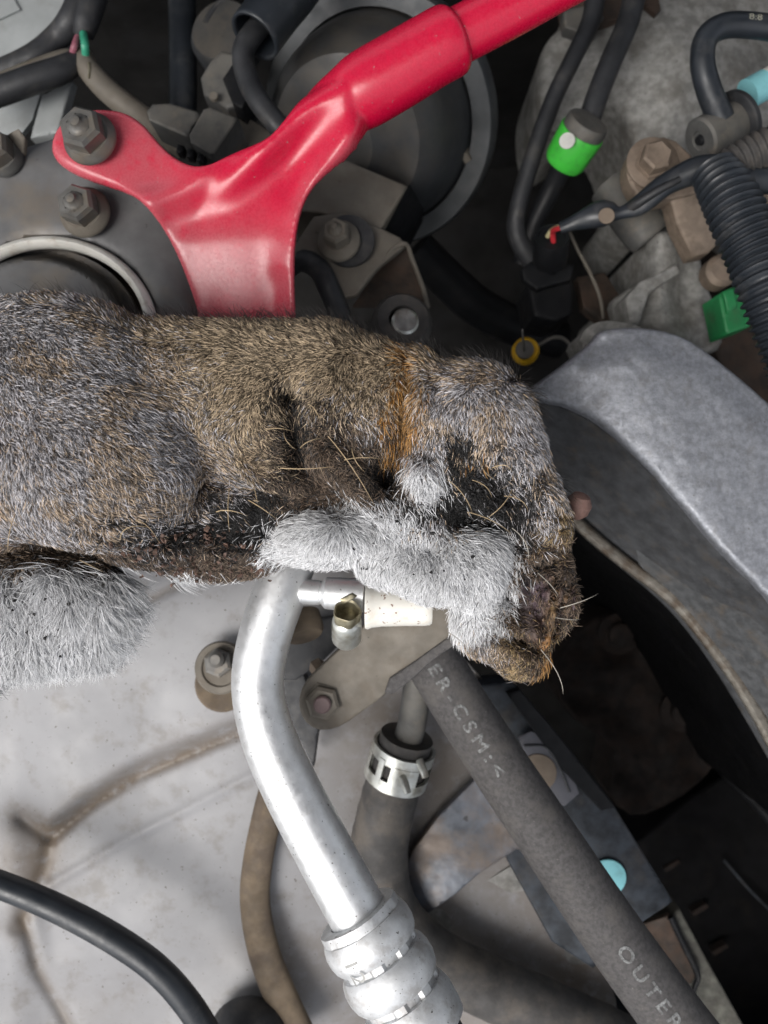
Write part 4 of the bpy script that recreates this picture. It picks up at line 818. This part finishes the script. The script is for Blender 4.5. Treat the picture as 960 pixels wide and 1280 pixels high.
# skin under the fur
SK = np.array([(.050, .045, .045), (.045, .034, .024), (.16, .07, .02), (.38, .37, .36), (.008, .008, .008), (.050, .032, .026), (.17, .11, .06)])
wz = zones(bx_+6*(vnoise(bx_/9, by_/9, 1)-.5), by_+6*(vnoise(bx_/9, by_/9, 2)-.5)); sk = wz.T @ SK
for cx, cy, rx, ry, c, k in [(668, 742, 18, 36, (.075, .05, .065), 1), (645, 765, 16, 26, (.13, .11, .11), .9), (684, 762, 7, 36, (.20, .13, .06), .7), (697, 786, 6, 20, (.012, .009, .009), 1.2), (690, 813, 12, 9, (.42, .19, .05), 1), (655, 725, 8, 16, (.03, .022, .025), 1), (185, 668, 16, 8, (.20, .09, .08), .7), (480, 632, 20, 12, (.09, .03, .035), .8), (20, 690, 60, 14, (.06, .025, .012), .8), (250, 690, 60, 16, (.14, .085, .06), .8), (706, 750, 8, 40, (.11, .08, .09), .8), (640, 770, 14, 20, (.16, .13, .13), .6), (420, 712, 30, 9, (.17, .11, .11), .7), (690, 805, 18, 14, (.30, .14, .04), .8), (655, 835, 20, 14, (.24, .14, .06), .6)]:
    g = (k*gz(bx_, by_, cx, cy, rx, ry)*(.5+vnoise(bx_/5, by_/5, 9)))[:, None].clip(0, 1); sk = sk*(1-g)+np.array(c)*g
ca = bme.color_attributes.new('skin', 'FLOAT_COLOR', 'POINT'); ca.data.foreach_set('color', np.c_[sk, np.ones(nv)].astype(np.float32).ravel())
ms = bpy.data.materials.new('singed skin'); ms.use_nodes = True; nt = ms.node_tree; b = nt.nodes['Principled BSDF']
a = nt.nodes.new('ShaderNodeAttribute'); a.attribute_name = 'skin'; nz = nt.nodes.new('ShaderNodeTexNoise'); nz.inputs['Scale'].default_value = 420; nz.inputs['Detail'].default_value = 6
hv = nt.nodes.new('ShaderNodeHueSaturation'); mr = nt.nodes.new('ShaderNodeMapRange'); mr.inputs[1].default_value = .3; mr.inputs[2].default_value = .7; mr.inputs[3].default_value = .45; mr.inputs[4].default_value = 1.5
tcx = nt.nodes.new('ShaderNodeTexCoord'); nt.links.new(tcx.outputs['Object'], nz.inputs['Vector'])
nt.links.new(nz.outputs['Fac'], mr.inputs[0]); nt.links.new(mr.outputs[0], hv.inputs['Value']); nt.links.new(a.outputs['Color'], hv.inputs['Color']); nt.links.new(hv.outputs[0], b.inputs['Base Color'])
bp = nt.nodes.new('ShaderNodeBump'); bp.inputs['Distance'].default_value = .0012; nt.links.new(nz.outputs['Fac'], bp.inputs['Height']); nt.links.new(bp.outputs[0], b.inputs['Normal']); b.inputs['Roughness'].default_value = .5; b.inputs['Specular IOR Level'].default_value = .35
SQ = thing('squirrel', 'dead singed grey squirrel lying on the pipes with its head hanging down', 'squirrel', P(300, 560, .33))
# sample roots before the mesh is moved to the squirrel's place
bme.calc_loop_triangles(); nt_ = len(bme.loop_triangles); tri = np.empty(nt_*3, int); bme.loop_triangles.foreach_get('vertices', tri); tri = tri.reshape(-1, 3)
A_, B_, C_ = vco[tri[:, 0]], vco[tri[:, 1]], vco[tri[:, 2]]; cr = np.cross(B_-A_, C_-A_); area = np.linalg.norm(cr, axis=1)/2; tn = cr/np.maximum(2*area, 1e-12)[:, None]
bme.vertices.foreach_get('normal', (vn2 := np.empty(nv*3))); vn2 = vn2.reshape(-1, 3)
cen = (A_+B_+C_)/3; tx, ty = topx(cen)
prob = area*ss(-.35, .1, tn[:, 2])*(tx > -90)*(.35+.65*np.clip(tn[:, 2], 0, 1))
def roots(n, weight):
    i = RNG.choice(nt_, n, p=weight/weight.sum()); r1 = np.sqrt(RNG.random(n)); r2 = RNG.random(n)
    wa, wb, wc_ = (1-r1)[:, None], (r1*(1-r2))[:, None], (r1*r2)[:, None]
    p = A_[i]*wa+B_[i]*wb+C_[i]*wc_; n_ = vn2[tri[i, 0]]*wa+vn2[tri[i, 1]]*wb+vn2[tri[i, 2]]*wc_
    return p, n_/np.maximum(np.linalg.norm(n_, axis=1), 1e-9)[:, None]
DIR = [(0, 350, 135), (60, 352, 130), (200, 392, 140), (320, 400, 105), (430, 412, 120), (540, 446, 140), (580, 450, 130), (620, 470, 110), (676, 545, -55), (690, 610, -60), (665, 520, -40),
       (0, 420, -40), (60, 480, -58), (150, 480, -45), (150, 560, -48), (245, 560, -25), (250, 500, -35), (100, 650, -75), (170, 660, -62), (235, 630, -50), (0, 600, -70), (-60, 500, -60),
       (300, 450, 200), (330, 430, 150), (300, 520, 230), (400, 445, 170), (400, 490, 230), (450, 480, -80), (340, 560, -30), (420, 590, -46), (440, 560, -60), (470, 590, -65), (330, 600, -15), (470, 440, 125), (470, 470, 210),
       (505, 500, -95), (497, 550, -92), (530, 605, -90), (520, 570, -100), (580, 510, -60), (560, 530, -95), (620, 530, -70), (650, 560, -55), (600, 490, -125), (560, 500, -140), (545, 470, 180), (640, 505, -80), (630, 570, -70),
       (345, 690, 205), (370, 680, 200), (400, 660, -130), (410, 690, -110), (450, 670, -60), (450, 710, -95), (510, 700, -105), (560, 700, -85), (590, 690, -60), (630, 710, -45), (600, 770, -95), (550, 740, -100), (500, 730, -100),
       (50, 780, -97), (0, 850, -103), (110, 820, -82), (160, 770, -50), (60, 720, -85), (690, 650, -85), (665, 800, -110), (640, 830, -120), (700, 780, -60), (610, 800, -95), (655, 600, -60), (250, 700, -80), (320, 710, -90), (250, 660, 20)]
def flow(x, y):
    S = np.zeros((2, len(x)))
    for cx, cy, a in DIR:
        w_ = 1/((x-cx)**2+(y-cy)**2+60)**1.7; S += w_*np.array([[math.cos(math.radians(a))], [math.sin(math.radians(a))]])
    return np.arctan2(S[1], S[0])
#            root            middle            band (pale)        tip
PAL = {GREY: [(.030, .025, .024), (.085, .062, .055), (.72, .70, .73), (.70, .68, .70)], TANZ: [(.035, .03, .025), (.08, .058, .042), (.66, .52, .35), (.58, .45, .31)],
       ORG: [(.10, .05, .02), (.32, .14, .035), (.50, .25, .07), (.55, .33, .13)], WHT: [(.40, .40, .41), (.66, .67, .69), (.80, .805, .82), (.80, .80, .81)],
       CHAR: [(.008, .008, .009), (.012, .012, .013), (.025, .024, .024), (.03, .028, .026)], BRWN: [(.03, .022, .018), (.07, .048, .035), (.20, .14, .10), (.27, .21, .16)],
       YEL: [(.10, .07, .04), (.28, .18, .08), (.46, .33, .17), (.50, .40, .25)]}
PALA = np.array([PAL[k] for k in range(7)])
LEN = np.array([16, 15, 19, 21, 11, 13, 8.]); WID = np.array([.44, .44, .48, .44, .48, .42, .48]); LEAN = np.array([70, 66, 68, 68, 62, 72, 64.]); CURL = np.array([.10, .13, .08, .12, .9, .4, .35])
K = 6
def make_fur(name, n, weight, mat_, lens=1.0, wid=1.0, only=None, lean=None, fixed=None, spread=.34):
    p, nr = roots(n, weight); x, y = topx(p); w_ = zones(x+12*RNG.normal(size=n)*.5+22*(vnoise(x/17, y/17, 41)-.5), y+12*RNG.normal(size=n)*.5+22*(vnoise(x/17, y/17, 42)-.5))
    z = (w_.cumsum(0) > RNG.random(n)[None]).argmax(0)
    bald = np.clip(1.3*gz(x, y, 684, 756, 28, 52)+1.1*gz(x, y, 652, 748, 18, 36)+.8*gz(x, y, 670, 795, 22, 18)+.7*gz(x, y, 480, 632, 14, 8), 0, .95)
    keep = (RNG.random(n) > bald) & ~((z == CHAR) & (RNG.random(n) < .45))
    if only is not None: keep &= np.isin(z, only)
    p, nr, x, y, z = p[keep], nr[keep], x[keep], y[keep], z[keep]; n = len(p)
    ang = flow(x, y)+spread*RNG.normal(size=n)+.7*(vnoise(x/6, y/6, 21)-.5)+.5*(vnoise(x/30, y/30, 22)-.5)
    ang += CURL[z]*2.0*RNG.normal(size=n)
    t = np.c_[np.cos(ang), np.sin(ang), np.zeros(n)]; t -= nr*(t*nr).sum(1)[:, None]; t /= np.maximum(np.linalg.norm(t, axis=1), 1e-6)[:, None]
    th = np.radians((LEAN[z] if lean is None else lean)+11*RNG.normal(size=n)+10*(vnoise(x/8, y/8, 23)-.5))
    L = LEN[z]*lens*(.62+.62*RNG.random(n)); belly = (z == WHT) & (x < 200); L[belly] *= (1.0+1.7*vnoise(x/11, y/30, 52))[belly]
    L *= 1+.35*ss(.35, 0, nr[:, 2])*0; L = L*D0/F
    side = np.cross(nr, t); c1 = CURL[z]*RNG.normal(size=n)
    u_ = np.linspace(0, 1, K)[None, :, None]
    pts = p[:, None, :]+L[:, None, None]*(u_*(np.cos(th)[:, None, None]*nr[:, None, :]*(1-.30*u_)+np.sin(th)[:, None, None]*t[:, None, :]*(.75+.25*u_))+u_**2*(c1[:, None, None]*side[:, None, :]*.6))
    pts[:, :, 2] -= (L*.12)[:, None]*np.linspace(0, 1, K)[None]**2
    # colour along each hair
    val = (.62+.55*RNG.random(n))*(.85+.3*vnoise(x/14, y/14, 31)); c = PALA[z]*val[:, None, None]
    dark = (RNG.random(n) < np.where(z == WHT, .09, .48)); c[dark] *= np.array([1, .6, .25, .18])[None, :, None]
    warm = (z == GREY)*(RNG.random(n) < (.16+.5*(vnoise(x/30, y/30, 33) > .56))); c[warm > 0] *= np.array([1, .80, .56])
    tt = np.linspace(0, 1, K); kf = np.array([0, .38, .62, 1]); cc = np.empty((n, K, 4)); cc[..., 3] = 1
    for q in range(3):
        for k in range(K):
            j = min(np.searchsorted(kf, tt[k], 'right')-1, 2); f = (tt[k]-kf[j])/(kf[j+1]-kf[j]); cc[:, k, q] = c[:, j, q]*(1-f)+c[:, j+1, q]*f
    if fixed is not None: cc[..., :3] = np.array(fixed)*(.6+.8*RNG.random(n))[:, None, None]
    rad = (WID[z]*wid*(.7+.6*RNG.random(n))*D0/F)[:, None]*np.array([1., 1., .95, .8, .5, .12])[None]
    return strands(name, pts, cc, rad, mat_)
def strands(name, pts, cc, rad, mat_):
    n = pts.shape[0]; k = pts.shape[1]; cv = bpy.data.hair_curves.new(name); cv.add_curves([k]*n)
    L = np.array(wloc(SQ)); cv.attributes['position'].data.foreach_set('vector', (pts-L).astype(np.float32).ravel())
    r = cv.attributes.get('radius') or cv.attributes.new('radius', 'FLOAT', 'POINT'); r.data.foreach_set('value', rad.astype(np.float32).ravel())
    ca = cv.attributes.new('coat', 'FLOAT_COLOR', 'POINT'); ca.data.foreach_set('color', cc.astype(np.float32).ravel())
    cv.materials.append(mat_); o = bpy.data.objects.new(name, cv); COL.objects.link(o); o.parent = SQ; return o
mh = bpy.data.materials.new('fur'); mh.use_nodes = True; nt = mh.node_tree; b = nt.nodes['Principled BSDF']; a = nt.nodes.new('ShaderNodeAttribute'); a.attribute_name = 'coat'
nt.links.new(a.outputs['Color'], b.inputs['Base Color']); b.inputs['Roughness'].default_value = .45; b.inputs['Specular IOR Level'].default_value = .35
link('body', bme, ms, SQ, 0)
for q in bme.polygons: q.use_smooth = True
make_fur('fur', 480000, prob, mh)
# long dark guard hairs along the back, whiskers and stray pale hairs
edge = prob*np.exp(-((ty-np.interp(tx, [0, 120, 200, 320, 400, 480, 560, 620, 670, 690], [352, 362, 392, 400, 404, 428, 452, 466, 520, 600]))/16)**2)+1e-12
make_fur('guard_hair', 1500, edge, mh, 2.1, .42, None, 34, (.02, .018, .017), .3)
def stray(name, lst, col, w_):
    P_, C2, R2 = [], [], []
    for x1, y1, x2, y2, bend in lst:
        d1, d2 = .252, .250; a1, a2 = np.array(P(x1, y1, d1)), np.array(P(x2, y2, d2)); s = np.linspace(0, 1, 8)[:, None]; dv = a2-a1; sd_ = np.array([-dv[1], dv[0], .3*np.linalg.norm(dv)])
        P_.append(a1+dv*s+sd_*bend*(s*(1-s))*4+np.array([0, 0, .004])*(s*(1-s))*4); C2.append(np.tile(np.r_[np.array(col)*(.7+.6*RNG.random()), 1], (8, 1))); R2.append(np.array([1, 1, 1, .9, .8, .7, .5, .15])*w_*D0/F)
    return strands(name, np.array(P_), np.array(C2), np.array(R2), mh)
stray('whisker', [(672, 716, 698, 746, .02), (694, 772, 726, 774, .02), (700, 760, 748, 742, .03), (676, 812, 704, 868, .06), (640, 660, 660, 700, .1), (560, 790, 590, 820, .1)], (.42, .39, .34), .42)
stray('stray_hair', [(385, 505, 400, 525, .1), (355, 540, 370, 562, -.1), (332, 538, 368, 540, .05), (375, 560, 405, 548, .05), (350, 585, 418, 583, -.04), (410, 545, 468, 632, .03), (430, 575, 478, 574, .03), (440, 560, 456, 590, -.1), (287, 610, 287, 665, .02), (270, 640, 310, 645, .1), (310, 625, 345, 648, .05), (315, 600, 322, 630, .1),
        (590, 600, 615, 622, .1), (640, 612, 605, 650, .05), (630, 620, 660, 640, .15), (600, 575, 620, 600, -.2), (615, 585, 640, 590, .2), (585, 640, 640, 668, .05), (560, 600, 590, 640, .05), (170, 650, 200, 680, .2), (150, 675, 190, 660, .2), (100, 700, 130, 715, .1), (20, 640, 10, 690, .1)], (.44, .33, .20), .48)
ear = lathe('ear', P(717, 645, .290), (.22, .8, .45), [(0, 0), (0, R(10, D0)), (R(8, D0), R(16, D0)), (R(20, D0), R(17, D0)), (R(30, D0), R(11, D0)), (R(34, D0), 0)], mat('ear skin', (.20, .115, .095), .6, 0, ((.1, .06, .05), .3, 200), None, (500, .3)), SQ, 20)

sv_, _ = roots(4000, prob); fx, fy = topx(sv_); fm = (np.exp(-((fx-70)/130)**2-((fy-770)/60)**2)+.8*np.exp(-((fx-540)/90)**2-((fy-680)/40)**2)) > RNG.random(4000)*1.1
fm &= RNG.random(4000) < .30
bm = bmesh.new()
for p in sv_[fm]:
    c = Vector(p)+Vector((0, 0, .0042+.0015*RNG.random())); r0 = R(.9+3.0*RNG.random()**3, D0); a0 = RNG.random()*6.3
    vs = [bm.verts.new(c+Vector((math.cos(a0+k*1.257)*r0*(.4+.9*RNG.random()), math.sin(a0+k*1.257)*r0*(.3+.9*RNG.random()), .0004*RNG.normal()))) for k in range(5)]
    top = bm.verts.new(c+Vector((0, 0, .0004))); bot = bm.verts.new(c-Vector((0, 0, .0004)))
    for k in range(5): bm.faces.new((vs[k], vs[(k+1) % 5], top)); bm.faces.new((vs[(k+1) % 5], vs[k], bot))
mf = bpy.data.meshes.new('soot_fleck'); bm.to_mesh(mf); bm.free()
def chips(name, n, cx, cy, rx, ry, m, r0_, r1_, h):
    bm = bmesh.new(); pp, nn = roots(n*60, prob); qx, qy = topx(pp); k = np.where(np.exp(-((qx-cx)/rx)**4-((qy-cy)/ry)**4) > .5+.5*RNG.random(n*60))[0][:n]
    for i in k:
        c = Vector(pp[i])+Vector(nn[i])*h*(.5+RNG.random()); r0 = R(r0_+(r1_-r0_)*RNG.random()**2, D0)
        g = bmesh.ops.create_icosphere(bm, subdivisions=1, radius=r0, matrix=Matrix.Translation(c) @ Matrix.Rotation(RNG.random()*6, 4, 'Z') @ Matrix.Diagonal((1, .6, .45, 1)))
        for v in g['verts']: v.co += Vector(RNG.normal(size=3))*r0*.22
    mq = bpy.data.meshes.new(name); bm.to_mesh(mq); bm.free(); o = link(name, mq, m, SQ, 0); o['kind'] = 'stuff'; return o
chips('scorched_crust', 150, 245, 690, 100, 40, mat('scorched crust', (.13, .075, .055), .7, 0, ((.02, .015, .013), .45, 300), None, (600, .3), .3, 200), 1.2, 4.5, .0028)
chips('charred_crust', 120, 610, 615, 55, 50, mat('charred crust', (.010, .009, .009), .55), 1, 3.5, .0022)
chips('dried_flesh', 60, 682, 755, 26, 52, mat('dried flesh', (.16, .095, .05), .55, 0, ((.05, .03, .03), .5, 300), None, (600, .3), .3, 200), 1.2, 4.5, .001)
fl = link('soot_flecks', mf, mat('soot', (.012, .011, .011), .8), SQ, 0); fl['kind'] = 'stuff'
